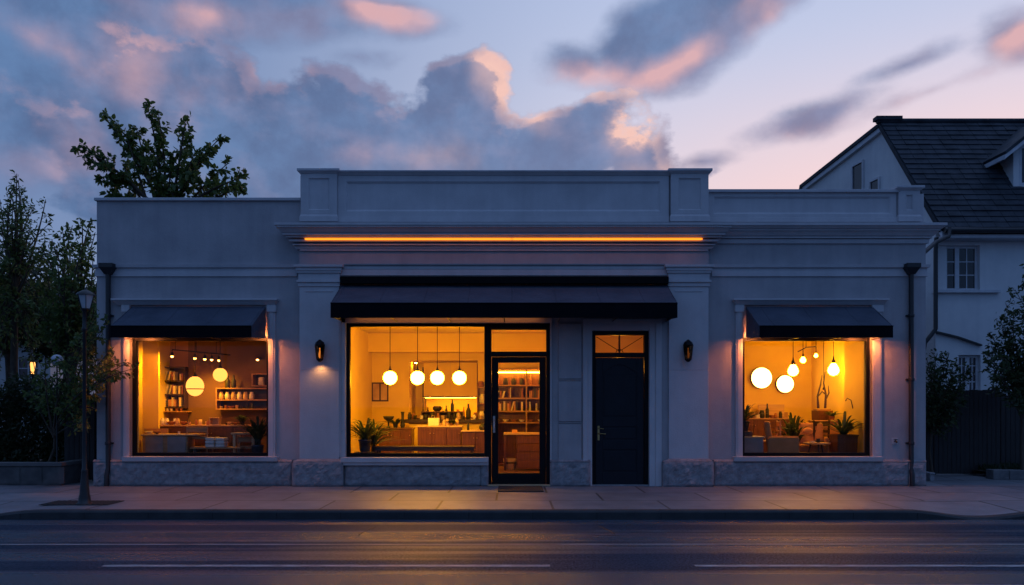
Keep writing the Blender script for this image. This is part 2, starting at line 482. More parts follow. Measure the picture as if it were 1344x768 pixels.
M['globe_soft'] = glow('lit_paper_globe', (1.0, .38, .06), 2.2)
M['bulb'] = glow('lit_bulb', (1.0, .43, .018), 75)
M['spot'] = glow('lit_spot', (1.0, .42, .08), 14)
M['disc'] = glow('lit_wall_disc', (1.0, .48, .10), 14)
M['led'] = glow('led_strip', (1.0, .40, .02), 75)
M['led_cornice'] = glow('cornice_led', (1.0, .24, .016), 2.3)
M['awn_led'] = glow('awning_lamp_tube', (1.0, .26, .06), 780)
M['lantern_flame'] = glow('lantern_bulb', (1.0, .36, .07), 1.0)
M['far_lamp'] = glow('far_lantern', (1.0, .42, .10), 2.2)
M['under_led'] = glow('under_led', (1.0, .32, .06), 3.5)

# ------------------------------------------------------------------ ground, road, pavement
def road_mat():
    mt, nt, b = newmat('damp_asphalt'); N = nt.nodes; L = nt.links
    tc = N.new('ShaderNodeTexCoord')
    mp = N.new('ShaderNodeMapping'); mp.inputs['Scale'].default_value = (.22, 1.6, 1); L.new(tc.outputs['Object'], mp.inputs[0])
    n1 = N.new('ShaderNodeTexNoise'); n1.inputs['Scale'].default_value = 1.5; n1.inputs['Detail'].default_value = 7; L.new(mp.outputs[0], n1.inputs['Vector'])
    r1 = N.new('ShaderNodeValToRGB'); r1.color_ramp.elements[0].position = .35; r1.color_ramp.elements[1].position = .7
    r1.color_ramp.elements[0].color = (.022, .040, .066, 1); r1.color_ramp.elements[1].color = (.036, .058, .092, 1)  # blue tint puts the sky's sheen into the asphalt's base colour
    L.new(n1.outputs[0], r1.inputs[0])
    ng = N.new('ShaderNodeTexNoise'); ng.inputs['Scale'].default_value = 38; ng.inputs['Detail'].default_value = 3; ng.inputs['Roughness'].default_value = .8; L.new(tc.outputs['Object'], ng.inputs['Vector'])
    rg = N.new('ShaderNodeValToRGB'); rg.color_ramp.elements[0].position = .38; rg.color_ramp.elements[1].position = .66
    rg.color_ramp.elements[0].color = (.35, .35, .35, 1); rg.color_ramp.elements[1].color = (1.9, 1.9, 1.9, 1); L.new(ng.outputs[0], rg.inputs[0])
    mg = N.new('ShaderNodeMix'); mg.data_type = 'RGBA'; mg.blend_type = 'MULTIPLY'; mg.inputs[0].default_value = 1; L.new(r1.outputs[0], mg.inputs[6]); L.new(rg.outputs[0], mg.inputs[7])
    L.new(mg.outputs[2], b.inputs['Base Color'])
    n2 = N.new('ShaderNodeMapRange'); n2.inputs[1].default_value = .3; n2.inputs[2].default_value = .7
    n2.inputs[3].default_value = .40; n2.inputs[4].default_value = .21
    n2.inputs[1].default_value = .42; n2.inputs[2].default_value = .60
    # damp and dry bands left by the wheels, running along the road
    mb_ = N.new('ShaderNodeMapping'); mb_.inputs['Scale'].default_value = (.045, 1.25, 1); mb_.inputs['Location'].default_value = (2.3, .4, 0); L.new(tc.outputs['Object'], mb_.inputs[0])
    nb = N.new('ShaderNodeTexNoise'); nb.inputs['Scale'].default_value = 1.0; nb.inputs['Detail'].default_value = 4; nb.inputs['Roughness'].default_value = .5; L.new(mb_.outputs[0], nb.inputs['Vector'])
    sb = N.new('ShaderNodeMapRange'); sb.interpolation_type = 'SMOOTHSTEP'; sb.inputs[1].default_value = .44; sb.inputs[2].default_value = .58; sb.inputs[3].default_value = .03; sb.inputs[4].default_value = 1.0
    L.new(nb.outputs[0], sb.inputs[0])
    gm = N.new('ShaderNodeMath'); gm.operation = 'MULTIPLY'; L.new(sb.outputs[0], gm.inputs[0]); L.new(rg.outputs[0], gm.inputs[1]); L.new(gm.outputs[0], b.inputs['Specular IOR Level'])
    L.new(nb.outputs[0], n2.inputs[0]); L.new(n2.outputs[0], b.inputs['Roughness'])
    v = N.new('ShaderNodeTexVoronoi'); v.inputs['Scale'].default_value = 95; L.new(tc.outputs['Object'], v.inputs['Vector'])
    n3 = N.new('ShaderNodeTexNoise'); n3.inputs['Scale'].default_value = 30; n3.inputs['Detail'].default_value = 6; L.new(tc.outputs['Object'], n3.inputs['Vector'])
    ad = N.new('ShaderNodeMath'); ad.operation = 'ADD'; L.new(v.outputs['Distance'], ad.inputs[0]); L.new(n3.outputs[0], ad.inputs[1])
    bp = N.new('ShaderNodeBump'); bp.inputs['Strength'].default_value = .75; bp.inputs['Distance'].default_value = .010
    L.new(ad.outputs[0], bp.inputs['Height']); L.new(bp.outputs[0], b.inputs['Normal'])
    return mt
def paving_mat():
    mt, nt, b = newmat('paving_slabs'); N = nt.nodes; L = nt.links
    tc = N.new('ShaderNodeTexCoord')
    mp = N.new('ShaderNodeMapping'); mp.inputs['Location'].default_value = (1.1, .05, 0); L.new(tc.outputs['Object'], mp.inputs[0])
    br = N.new('ShaderNodeTexBrick'); br.offset = .5
    br.inputs['Scale'].default_value = 1; br.inputs['Brick Width'].default_value = 1.7; br.inputs['Row Height'].default_value = 1.05
    br.inputs['Mortar Size'].default_value = .02; br.inputs['Mortar Smooth'].default_value = .3; br.inputs['Bias'].default_value = 0
    br.inputs['Color1'].default_value = (.255, .265, .29, 1); br.inputs['Color2'].default_value = (.185, .195, .22, 1)
    br.inputs['Mortar'].default_value = (.04, .04, .04, 1)
    L.new(mp.outputs[0], br.inputs['Vector'])
    n1 = N.new('ShaderNodeTexNoise'); n1.inputs['Scale'].default_value = 1.8; n1.inputs['Detail'].default_value = 8; n1.inputs['Roughness'].default_value = .65
    L.new(tc.outputs['Object'], n1.inputs['Vector'])
    r1 = N.new('ShaderNodeValToRGB'); r1.color_ramp.elements[0].position = .3; r1.color_ramp.elements[1].position = .72
    r1.color_ramp.elements[0].color = (.55, .55, .56, 1); r1.color_ramp.elements[1].color = (1, 1, 1, 1)
    L.new(n1.outputs[0], r1.inputs[0])
    mx = N.new('ShaderNodeMix'); mx.data_type = 'RGBA'; mx.blend_type = 'MULTIPLY'; mx.inputs[0].default_value = 1
    L.new(br.outputs[0], mx.inputs[6]); L.new(r1.outputs[0], mx.inputs[7]); L.new(mx.outputs[2], b.inputs['Base Color'])
    b.inputs['Roughness'].default_value = .5
    n3 = N.new('ShaderNodeTexNoise'); n3.inputs['Scale'].default_value = 40; n3.inputs['Detail'].default_value = 6; L.new(tc.outputs['Object'], n3.inputs['Vector'])
    ml = N.new('ShaderNodeMath'); ml.operation = 'MULTIPLY_ADD'; ml.inputs[1].default_value = -1.5
    L.new(br.outputs['Fac'], ml.inputs[0]); L.new(n3.outputs[0], ml.inputs[2])
    bp = N.new('ShaderNodeBump'); bp.inputs['Strength'].default_value = .3; bp.inputs['Distance'].default_value = .008
    L.new(ml.outputs[0], bp.inputs['Height']); L.new(bp.outputs[0], b.inputs['Normal'])
    return mt
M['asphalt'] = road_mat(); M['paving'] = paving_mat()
M['kerb'] = surf('kerb_stone', (.035, .037, .042), .8, (.022, .024, .028), 5, .4, 60)
M['paint'] = surf('worn_road_paint', (.45, .46, .48), .55, (.10, .10, .11), 7, .4, 80, stretch=(.8, 5, 1), detail=9)
M['paint_faint'] = surf('very_worn_road_paint', (.30, .31, .33), .55, (.09, .095, .105), 6, .4, 80, stretch=(.5, 5, 1), detail=9)
M['tar'] = surf('tar_seam', (.012, .012, .013), .5)
M['grass'] = surf('rough_grass', (.035, .05, .02), .95, (.02, .028, .014), 5, .8, 40)

def sheet(name, x0, x1, y0, y1, z, mat, parent=None):
    m_ = MB(); m_.add([(x0, y0, z), (x1, y0, z), (x1, y1, z), (x0, y1, z)], [(0, 1, 2, 3)])
    return m_.build(name, mat, parent)
KY = -3.28                                   # kerb line
struct(sheet('ground', -900, 900, -900, 900, -.142, M['grass']))
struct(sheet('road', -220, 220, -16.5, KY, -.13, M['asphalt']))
struct(sheet('far_pavement', -220, 220, -20, -16.5, -.02, M['paving']))
# road markings
def line(name, px0, px1, py, w, mat):
    D = 1.63 * FPX / (py - 533); Y = D + CAMY
    o = sheet(name, (px0 - 672) * D / FPX, (px1 - 672) * D / FPX, Y - w / 2, Y + w / 2, -.126, mat)
    return struct(o)
line('road_marking', -6000, 9000, 715, .07, M['paint_faint'])
line('road_marking', 135, 722, 743, .085, M['paint'])
line('road_marking', 912, 1900, 743, .085, M['paint'])
line('road_marking', -1400, -250, 743, .085, M['paint'])
line('road_seam', -6000, 9000, 697.5, .03, M['paint_faint'])
# crack across the near lane
ck = MB(); ck.tube([(X(790, -4.2), -3.9, -.128), (X(797, -4.2), -4.15, -.128), (X(803, -4.2), -4.5, -.128)], .006, 5)
struct(ck.build('road_crack', M['tar']))
ck = MB(); ck.tube([(X(488, -4.2), -3.95, -.128), (X(481, -4.2), -4.3, -.128), (X(478, -4.2), -4.6, -.128)], .006, 5)
struct(ck.build('road_crack', M['tar']))

def kerb_h(x):
    """kerb top height: dips at the driveway on the right and ends low on the far left"""
    xa, xb, xc = X(1190, KY), X(1287, KY), X(1400, KY)
    h = 0.0
    if xa < x < xb: h = -.105 * (0.5 - .5 * math.cos(PI * (x - xa) / (xb - xa)))
    elif xb <= x < xc: h = -.105 * (0.5 + .5 * math.cos(PI * (x - xb) / (xc - xb)))
    xl0, xl1 = X(60, KY), X(-10, KY)
    if x < xl0: h = min(h, -.07 * min(1, (xl0 - x) / (xl0 - xl1)) ** 2)
    return h
xs = sorted(set([-200, -60, -30] + [round(v, 2) for v in np.arange(-15, 15, .12)] + [30, 60, 200]))
ys = [KY + .14, KY + .4, KY + .8, -2.0, -1.0, 0.0, 1.2]
pv = MB(); vs = []
for y in ys:
    k = max(0.0, 1 - (y - KY) / 1.3)
    for x in xs: vs.append((x, y, kerb_h(x) * k))
nx = len(xs)
pv.add(vs, [(j * nx + i, j * nx + i + 1, (j + 1) * nx + i + 1, (j + 1) * nx + i) for j in range(len(ys) - 1) for i in range(nx - 1)])
struct(pv.build('pavement', M['paving']))
kb = MB(); vs = []
for x in xs:
    h = kerb_h(x); k14 = h * (1 - .14 / 1.3)
    vs += [(x, KY, -.16), (x, KY, h - .028), (x, KY + .028, h), (x, KY + .138, k14 + .001), (x, KY + .138, -.16)]
fs = []
for i in range(nx - 1):
    for j in range(4): fs.append((i * 5 + j, (i + 1) * 5 + j, (i + 1) * 5 + j + 1, i * 5 + j + 1))
kb.add(vs, fs); struct(kb.build('kerb', M['kerb']))
kj = MB()
for k in range(-16, 17):
    xj = k * .92 + .3; h = kerb_h(xj)
    kj.box(xj - .006, xj + .006, KY - .002, KY + .01, -.128, h - .03); kj.box(xj - .006, xj + .006, KY + .03, KY + .136, h - .012, h + .0035)
struct(kj.build('kerb_joints', M['wall_line']))
struct(sheet('yard_soil', -80, X(122, .5) , 1.15, 60, .004, M['soil']))
struct(sheet('driveway', X(1210, 1.2), 60, 1.15, 12, .004, M['paving']))
struct(sheet('garden_lawn', 7.9, 80, 12, 60, .006, M['grass']))

# ------------------------------------------------------------------ the shop building
shop = thing('shop_building', 'single storey pale rendered corner shop with three glowing windows, parapet and lit cornice', 'shop building')
WY, CYF = .10, 0.0           # wing wall plane, centre plane
XL, XR = X(127, WY), X(1215, WY)
XCL, XCR = X(393, 0), X(930, 0)
def wallgrid(mb, x0, x1, z0, z1, y0, y1, ops):
    xs_ = sorted({x0, x1, *[o[0] for o in ops], *[o[1] for o in ops]})
    for a, b in zip(xs_, xs_[1:]):
        c = (a + b) / 2; cuts = [(o[2], o[3]) for o in ops if o[0] < c < o[1]]
        zc = z0
        for (p, q) in sorted(cuts):
            if p > zc: mb.box(a, b, y0, y1, zc, p)
            zc = q
        if z1 > zc: mb.box(a, b, y0, y1, zc, z1)
# openings
LW = (X(171, WY), X(353, WY), Z(599, WY), Z(443, WY))
RW = (X(974, WY), X(1144, WY), Z(599, WY), Z(443, WY))
CW = (X(454, 0), X(640, 0), Z(600, 0), Z(424, 0))
CD = (X(640, 0), X(722, 0), 0.0, Z(424, 0))
ND = (X(777, 0), X(852, 0), 0.0, Z(434, 0))
ZT_L, ZT_R, ZT_C = Z(264, WY), Z(252, WY), Z(228, 0)
w = MB()
wallgrid(w, XL, XCL, 0, ZT_L, WY, .42, [LW])
wallgrid(w, XCR, XR, 0, Z(292, WY), WY, .42, [RW])
wallgrid(w, XCL, XCR, 0, Z(292, 0), CYF, .42, [CW, CD, ND])
# flanks and rear
w.box(XL, XL + .3, .42, 8.2, 0, ZT_L); w.box(XR - .3, XR, .42, 8.2, 0, Z(292, WY)); w.box(XL, XR, 8.2, 8.5, 0, Z(292, WY))
w.build('wall', M['stucco'], shop)
rf = MB(); rf.box(XL + .3, XR - .3, .42, 8.2, 4.3, 4.5); rf.build('roof', M['metal'], shop)
cp = MB(); cp.box(XL - .03, XCL, WY - .05, .5, ZT_L, ZT_L + .055); cp.box(XL - .03, XL + .35, .5, 8.55, ZT_L, ZT_L + .055)
cp.build('coping', M['trim'], shop, bevel=.008)

# parapet, centre: wall with raised frame round a sunk panel
def panel(mb, x0, x1, z0, z1, y, t=.035, d=.035, fx=.1, fz=.08):
    """moulded frame round a sunk panel"""
    ix0, ix1, iz0, iz1 = x0 + fx, x1 - fx, z0 + fz, z1 - fz
    v = [(x0, y, z0), (x1, y, z0), (x1, y, z1), (x0, y, z1),
         (ix0, y, iz0), (ix1, y, iz0), (ix1, y, iz1), (ix0, y, iz1),
         (ix0 + t, y + d, iz0 + t), (ix1 - t, y + d, iz0 + t), (ix1 - t, y + d, iz1 - t), (ix0 + t, y + d, iz1 - t),
         (x0, y + d + .02, z0), (x1, y + d + .02, z0), (x1, y + d + .02, z1), (x0, y + d + .02, z1)]
    f = []
    for a, b in ((0, 4), (4, 8)):
        for i in range(4):
            j = (i + 1) % 4; f.append((a + i, a + j, b + j, b + i))
    f.append((8, 9, 10, 11))
    for i in range(4):
        j = (i + 1) % 4; f.append((12 + i, 12 + j, j, i))
    mb.add(v, f)
pp = MB()
zc0, zc1 = Z(292, 0), Z(229, 0)
pp.box(XCL, XCR, .06, .40, zc0, zc1)
panel(pp, X(443, 0), X(878, 0), zc0 + .10, zc1 - .02, 0.0, fx=.16, fz=.11)
pp.box(X(443, 0), X(878, 0), -.03, .06, zc0, zc0 + .10)
pp.frus((X(440, 0), X(882, 0), -.01, .42, zc1 - .02), (X(440, 0), X(882, 0), -.06, .44, zc1 + .03))
pp.box(X(440, 0), X(882, 0), -.075, .45, zc1 + .03, zc1 + .06)
zr0, zr1 = Z(292, WY), Z(253, WY)
pp.box(XCR, XR, .16, .42, zr0, zr1)
panel(pp, XCR, X(1177, WY), zr0 + .09, zr1, WY, fx=.12, fz=.07)
pp.box(XCR, X(1177, WY), WY - .03, .16, zr0, zr0 + .09)
pp.box(XCR, X(1180, WY), WY - .05, .45, zr1, zr1 + .055)
pp.build('parapet', M['trim'], shop, bevel=.006)
def pedestal(x0, x1, z0, z1, y, cap=.05):
    p = MB()
    p.box(x0, x1, y + .055, .42, z0 + .12, z1 - .06)
    panel(p, x0, x1, z0 + .14, z1 - .06, y, fx=.14, fz=.08, t=.02, d=.03)
    p.box(x0 - .02, x1 + .02, y - .03, .43, z0, z0 + .09)
    p.frus((x0 - .02, x1 + .02, y - .03, .43, z0 + .09), (x0, x1, y, .42, z0 + .14))
    p.frus((x0, x1, y, .42, z1 - .06), (x0 - cap, x1 + cap, y - cap, .42 + cap, z1 - .02))
    p.box(x0 - cap - .01, x1 + cap + .01, y - cap - .01, .43 + cap, z1 - .02, z1 + .025)
    return p.build('pedestal', M['trim'], shop, bevel=.005)
pedestal(X(396, 0), X(443, 0), zc0, Z(224, -.05), -.06)
pedestal(X(880, 0), X(929, 0), zc0, Z(224, -.05), -.06)
pedestal(X(1178, WY), X(1206, WY), zr0, Z(246, .05), WY - .05)

# cornices: stepped mouldings that return round their ends
def steps(mb, x0, x1, y, lst, back=.3, l=1, r=1):
    """lst: (z_low, z_high, out_low, out_high)"""
    for (za, zb, oa, ob) in lst:
        mb.frus((x0 - oa * l, x1 + oa * r, y - oa, back, za), (x0 - ob * l, x1 + ob * r, y - ob, back, zb))
c = MB()
ztop = Z(293, -.3)
steps(c, XCL, XCR, 0, [(ztop - .045, ztop, .36, .36), (ztop - .085, ztop - .048, .335, .335), (ztop - .16, ztop - .088, .26, .32),
                       (ztop - .20, ztop - .163, .245, .245), (ztop - .235, ztop - .203, .20, .20), (ztop - .30, ztop - .262, .15, .15), (ztop - .36, ztop - .335, .10, .10), (ztop - .42, ztop - .38, .05, .08)])
c.box(XCL + .02, XCR - .02, -.04, .05, ztop - .45, ztop - .2)
# bead course under the top fillet
for k in range(int((XCR - XCL + .5) / .042)):
    xx = XCL - .3 + k * .042
    c.box(xx, xx + .024, -.352, -.30, ztop - .083, ztop - .052)
c.build('cornice', M['trim'], shop)
c = MB()
zt = Z(293, -.1)
steps(c, XCR + .02, XR, WY, [(zt - .05, zt, .26, .26), (zt - .10, zt - .053, .20, .25), (zt - .13, zt - .103, .18, .18), (zt - .21, zt - .133, .10, .16), (zt - .25, zt - .213, .08, .08), (zt - .34, zt - .262, .035, .05)], l=0)
c.build('cornice', M['trim'], shop)
# string courses
def string(x0, x1, y, za, zb, l=0, r=0, t=.05):
    s_ = MB(); h = zb - za
    steps(s_, x0, x1, y, [(za, za + h * .40, t * .5, t * .5), (za + h * .40, za + h * .72, t * .35, t * .35), (za + h * .75, zb, t, t * 1.25)], l=l, r=r)
    s_.build('string_course', M['trim'], shop)
string(XL, X(390, WY), WY, Z(363, WY), Z(348, WY), l=1)
string(X(934, WY), XR, WY, Z(363, WY), Z(348, WY), r=1)
string(XCL, XCR, 0, Z(353.5, 0), Z(347, 0), l=0, r=0, t=.05)
# architrave band + awning box recess
a_ = MB(); a_.box(X(445, 0), X(878, 0), -.03, 0.05, Z(362, 0), Z(354, 0)); a_.build('architrave', M['trim'], shop, bevel=.004)
# pilasters
def rough_block(mb, x0, x1, y, yb, z0, z1, amp=.014, seed=0, step=.028):
    """rock-faced stone: dressed top margin, pitched face"""
    nx_ = max(3, int((x1 - x0) / step)); nz_ = max(3, int((z1 - z0) / step))
    r_ = np.random.default_rng(seed)
    def fld(nx, nz, k):
        g = r_.normal(size=(nz // k + 3, nx // k + 3)); out = np.zeros((nz + 1, nx + 1))
        for j in range(nz + 1):
            for i in range(nx + 1):
                a, b = j / k, i / k; ja, ib = int(a), int(b); fa, fb = a - ja, b - ib
                out[j, i] = (g[ja, ib] * (1 - fa) + g[ja + 1, ib] * fa) * (1 - fb) + (g[ja, ib + 1] * (1 - fa) + g[ja + 1, ib + 1] * fa) * fb
        return out
    h = fld(nx_, nz_, 4) + .6 * fld(nx_, nz_, 2) + .35 * fld(nx_, nz_, 1)
    v = []
    for j in range(nz_ + 1):
        for i in range(nx_ + 1):
            e = min(i, nx_ - i, j, nz_ - j)
            k = 0 if e == 0 else (.6 if e == 1 else 1)
            yy = y + (.012 if e == 0 else 0) - k * (amp + h[j, i] * amp * .55)
            v.append((x0 + (x1 - x0) * i / nx_, yy, z0 + (z1 - z0) * j / nz_))
    f = [(j * (nx_ + 1) + i, j * (nx_ + 1) + i + 1, (j + 1) * (nx_ + 1) + i + 1, (j + 1) * (nx_ + 1) + i) for j in range(nz_) for i in range(nx_)]
    mb.add(v, f)
    mb.box(x0, x1, y + .012, yb, z0, z1)
def pilaster(pxa, pxb, ppa, ppb, seed):
    x0, x1 = X(pxa, -.06), X(pxb, -.06); y = -.06
    p = MB()
    zb, zcap = Z(604, -.06), Z(376, -.06)
    # shaft built of two lifts with a fine joint and a sunk margin at the neck
    zj = Z(486, -.06)
    p.box(x0, x1, y, .02, zb, zj - .004); p.box(x0 + .004, x1 - .004, y + .004, .02, zj - .004, zj + .004); p.box(x0, x1, y, .02, zj + .004, zcap)
    p.box(x0 + .12, x1 - .12, y - .012, y, zcap - .10, zcap - .08)
    z1 = Z(348, -.06); h = z1 - zcap
    for (a, b, o) in ((0, .18, .02), (.18, .30, .045), (.30, .62, .015), (.62, .72, .04), (.72, .88, .055), (.88, 1.0, .085)):
        p.box(x0 - o, x1 + o, y - o, .02, zcap + h * a, zcap + h * b - .002)
    pil = p.build('pilaster', M['trim'], shop, bevel=.004)
    q = MB(); X0, X1 = X(ppa, -.12), X(ppb, -.12)
    rough_block(q, X0, X1, -.12, .02, 0, Z(606, -.12), seed=seed)
    q.frus((X0, X1, -.12, .02, Z(606, -.12)), (x0 - .01, x1 + .01, y - .01, .02, Z(604, -.12) + .02))
    q.build('pilaster_base', M['granite'], pil)
pilaster(393, 445, 383, 450, 1)
pilaster(878, 930, 870, 937, 2)
# upper pilaster strips (frieze)
# granite plinths
def plinth(px0, px1, y, pytop, seed, pxa=None):
    q = MB(); x0, x1 = X(px0, y), X(px1, y); zt_ = Z(pytop, y)
    rough_block(q, x0, x1, y, y + .1, 0, zt_, seed=seed)
    q.frus((x0, x1, y - .008, y + .08, zt_), (x0, x1, y + .03, y + .08, zt_ + .035))
    return q.build('plinth', M['granite'], shop)
plinth(122, 143, .0, 606, 3); plinth(143.6, 383, .02, 606, 4); plinth(937, 1193, .02, 606, 5); plinth(1193.6, 1216, 0.0, 606, 6)
plinth(452, 631, -.04, 611, 7); plinth(631.6, 641, -.05, 606, 17); plinth(722, 775, -.06, 606, 8)
# joints in the wall between the doors
jj = MB()
for py in (499, 555): jj.box(X(733, 0), X(763, 0), -.022, 0, Z(py, 0) - .008, Z(py, 0) + .008)
for (a, b) in ((606, 556), (554, 500), (498, 424)): jj.box(X(733, 0), X(763, 0), -.03, 0, Z(a, 0) + .012, Z(b, 0) - .012)
jj.build('wall_panel', M['stucco'], shop, bevel=.006)

# windows
def frame_rect(mb, x0, x1, z0, z1, y0, y1, t, tb=None, tt=None):
    tb = tb or t; tt = tt or t
    mb.box(x0, x0 + t, y0, y1, z0, z1); mb.box(x1 - t, x1, y0, y1, z0, z1)
    mb.box(x0 + t, x1 - t, y0 + .002, y1 - .002, z0, z0 + tb); mb.box(x0 + t, x1 - t, y0 + .002, y1 - .002, z1 - tt, z1)
def side_window(op, hx0, hx1, jx):
    x0, x1, z0, z1 = op
    s_ = MB()
    for (a, b) in ((X(jx[0], WY), x0), (x1, X(jx[1], WY))):
        s_.box(a, b, WY - .045, WY + .02, z0, Z(403, WY))
        s_.box(a + .03, b - .03, WY - .058, WY - .045, z0 + .05, Z(403, WY) - .04)
        s_.box(a - .02, b + .02, WY - .075, WY, Z(410, WY), Z(401, WY))
    s_.box(X(jx[0], WY), X(jx[1], WY), WY - .035, WY + .02, Z(410, WY) + .2, Z(401, WY))
    hz0, hz1 = Z(401, WY), Z(393, WY); a, b = X(hx0, WY) + .06, X(hx1, WY) - .06
    s_.frus((a, b, WY - .05, WY + .02, hz0), (a - .05, b + .05, WY - .12, WY + .02, hz1 - .035))
    s_.box(a - .07, b + .07, WY - .14, WY + .02, hz1 - .035, hz1)
    win = s_.build('window', M['trim'], shop, bevel=.004)
    f = MB(); frame_rect(f, x0, x1, z0, z1, .17, .24, .07, tb=.065, tt=.06)
    f.build('window_frame', M['frame'], win, bevel=.004)
    g = MB(); g.box(x0 + .07, x1 - .07, .20, .208, z0 + .065, z1 - .06); g.build('glass_pane', M['glass'], win)
    sl = MB(); xa, xb = X(jx[0] - 2, 0), X(jx[1] + 2, 0)
    sl.frus((xa, xb, WY - .13, .17, Z(606, 0) + .005), (xa, xb, WY - .15, .17, z0 + .0))
    sl.build('sill', M['trim'], win, bevel=.006)
side_window(LW, 151, 366, (163, 362))
side_window(RW, 961, 1162, (965, 1156))
# centre shop window
x0, x1, z0, z1 = CW
s_ = MB(); s_.box(X(448, 0), x0, -.03, .01, z0, Z(418, 0)); s_.box(X(448, 0), X(724, 0), -.03, .01, z1, Z(418, 0))
s_.box(X(444, 0), X(448, 0), -.05, .01, z0, Z(418, 0))
win = s_.build('window', M['trim'], shop, bevel=.004)
f = MB(); frame_rect(f, x0, x1, z0, z1, .06, .14, .065, tb=.07, tt=.06); f.build('window_frame', M['frame'], win, bevel=.004)
g = MB(); g.box(x0 + .065, x1 - .065, .10, .108, z0 + .07, z1 - .06); g.build('glass_pane', M['glass'], win)
sl = MB(); sl.box(X(447, -.1), X(641, -.1), -.13, .06, Z(607, -.1), z0); sl.box(X(450, -.1), X(641, -.1), -.10, 0, Z(611, -.1), Z(607, -.1)); sl.build('sill', M['trim'], win, bevel=.008)
# glass shop door
x0, x1, z0, z1 = CD
f = MB(); f.box(x0, x0 + .07, .05, .15, 0, z1); f.box(x1 - .07, x1, .05, .15, 0, z1)
f.box(x0 + .07, x1 - .07, .052, .148, z1 - .12, z1); f.box(x0 + .07, x1 - .07, .052, .148, Z(468, .05), Z(461.5, .05))
dr = f.build('glazed_door', M['frame'], shop, bevel=.004)
g = MB(); g.box(x0 + .07, x1 - .07, .10, .108, Z(461.5, .05), z1 - .12); g.build('transom_pane', M['glass'], dr)
lf = MB(); la, lb = x0 + .075, x1 - .075; ga, gb = X(654, .08), X(708, .08); gz0, gz1 = Z(621, .08), Z(476, .08)
lf.box(la, ga, .07, .12, .03, Z(468.5, .05)); lf.box(gb, lb, .07, .12, .03, Z(468.5, .05))
lf.box(ga, gb, .071, .119, .03, gz0); lf.box(ga, gb, .071, .119, gz1, Z(468.5, .05))
lf.build('door_leaf', M['frame'], dr, bevel=.004)
g = MB(); g.box(ga, gb, .092, .098, gz0, gz1); g.build('glass_pane', M['glass'], dr)
h = MB(); hx = X(648.5, .05); h.box(hx - .02, hx + .02, .055, .071, Z(568, .05), Z(546, .05))
h.tube([(hx, .055, Z(551, .05)), (hx, -.0, Z(551, .05)), (hx + .01, -.0, Z(558, .05)), (hx - .012, -.0, Z(566, .05))], .011, 8)
h.tube([(hx, .055, Z(565, .05)), (hx, .02, Z(565, .05))], .014, 10)
h.build('handle', M['steel'], dr)
th = MB(); th.box(x0, x1, -.06, .3, .0, .028); th.build('threshold', M['wood_pale'], dr, bevel=.006)
s_ = MB(); s_.box(x1, X(724, 0), -.03, .01, 0, z1); s_.build('door_jamb', M['trim'], dr)
# navy entrance door
x0, x1, z0, z1 = ND
s_ = MB()
for (a, b, y) in ((765, 771, -.045), (771, 777, -.03), (852, 860, -.03), (860, 868, -.045)): s_.box(X(a, 0), X(b, 0), y, .01, 0 if a > 800 else 0, Z(424, 0))
s_.box(x0, x1, -.03, .01, z1, Z(424, 0)); s_.box(X(765, 0), X(868, 0), -.06, .01, Z(424, 0), Z(419, 0))
ent = s_.build('entrance_door', M['trim'], shop, bevel=.005)
f = MB(); f.box(x0, x0 + .075, .08, .2, 0, z1); f.box(x1 - .075, x1, .08, .2, 0, z1)
f.box(x0 + .075, x1 - .075, .082, .198, z1 - .075, z1); f.box(x0 + .075, x1 - .075, .082, .198, Z(469, .1), Z(463, .1))
f.build('door_frame', M['frame'], ent, bevel=.004)
g = MB(); g.box(x0 + .075, x1 - .075, .14, .146, Z(463, .1), z1 - .075); g.build('transom_pane', M['glass'], ent)
g = MB(); xm = (x0 + x1) / 2; tz0, tz1 = Z(463, .1), z1 - .075
g.box(xm - .012, xm + .012, .12, .16, tz0, tz1)
g.tube([(xm, .14, tz0 + .03), (x0 + .10, .14, tz1 - .03)], .007, 6); g.tube([(xm, .14, tz0 + .03), (x1 - .10, .14, tz1 - .03)], .007, 6)
g.tube([(xm - .07, .14, tz0), (xm - .05, .14, tz0 + .05), (xm, .14, tz0 + .07), (xm + .05, .14, tz0 + .05), (xm + .07, .14, tz0)], .008, 6)
g.build('glazing_bar', M['frame'], ent)
lf = MB(); la, lb = x0 + .08, x1 - .08; lz1 = Z(469.5, .1)
lf.box(la, lb, .125, .16, .02, lz1)
def rail(mb, a, b, c_, d_): mb.box(a, b, .11, .125, c_, d_)
st = .13
rail(lf, la, la + st, .02, lz1); rail(lf, lb - st, lb, .02, lz1)
zz = [.02, Z(620, .1), Z(590, .1), Z(578, .1), Z(560, .1), Z(548, .1)]
rail(lf, la + st, lb - st, zz[0], zz[1]); rail(lf, la + st, lb - st, zz[2], zz[3]); rail(lf, la + st, lb - st, zz[4], zz[5])
# arched head of the top panel
apts = [(la + st, Z(490, .1)), (la + st + .08, Z(486, .1)), (xm - .1, Z(480, .1)), (xm, Z(478.5, .1)), (xm + .1, Z(480, .1)), (lb - st - .08, Z(486, .1)), (lb - st, Z(490, .1)), (lb - st, lz1), (la + st, lz1)]
lf.prism(apts, .11, .125, 'y')
for (a, b) in ((zz[1], zz[2]), (zz[3], zz[4])): lf.frus((la + st + .03, lb - st - .03, .112, .125, a + .03), (la + st + .03, lb - st - .03, .112, .125, b - .03))
lf.box(la + st + .03, lb - st - .03, .114, .125, zz[5] + .03, Z(492, .1))
lf.build('door_leaf', M['door'], ent, bevel=.006)
h = MB(); hx = la + .055; h.box(hx - .018, hx + .018, .098, .11, Z(578, .1), Z(559, .1))
h.tube([(hx, .10, Z(569, .1)), (hx, .05, Z(569, .1)), (hx + .13, .05, Z(569, .1) - .008)], .010, 8)
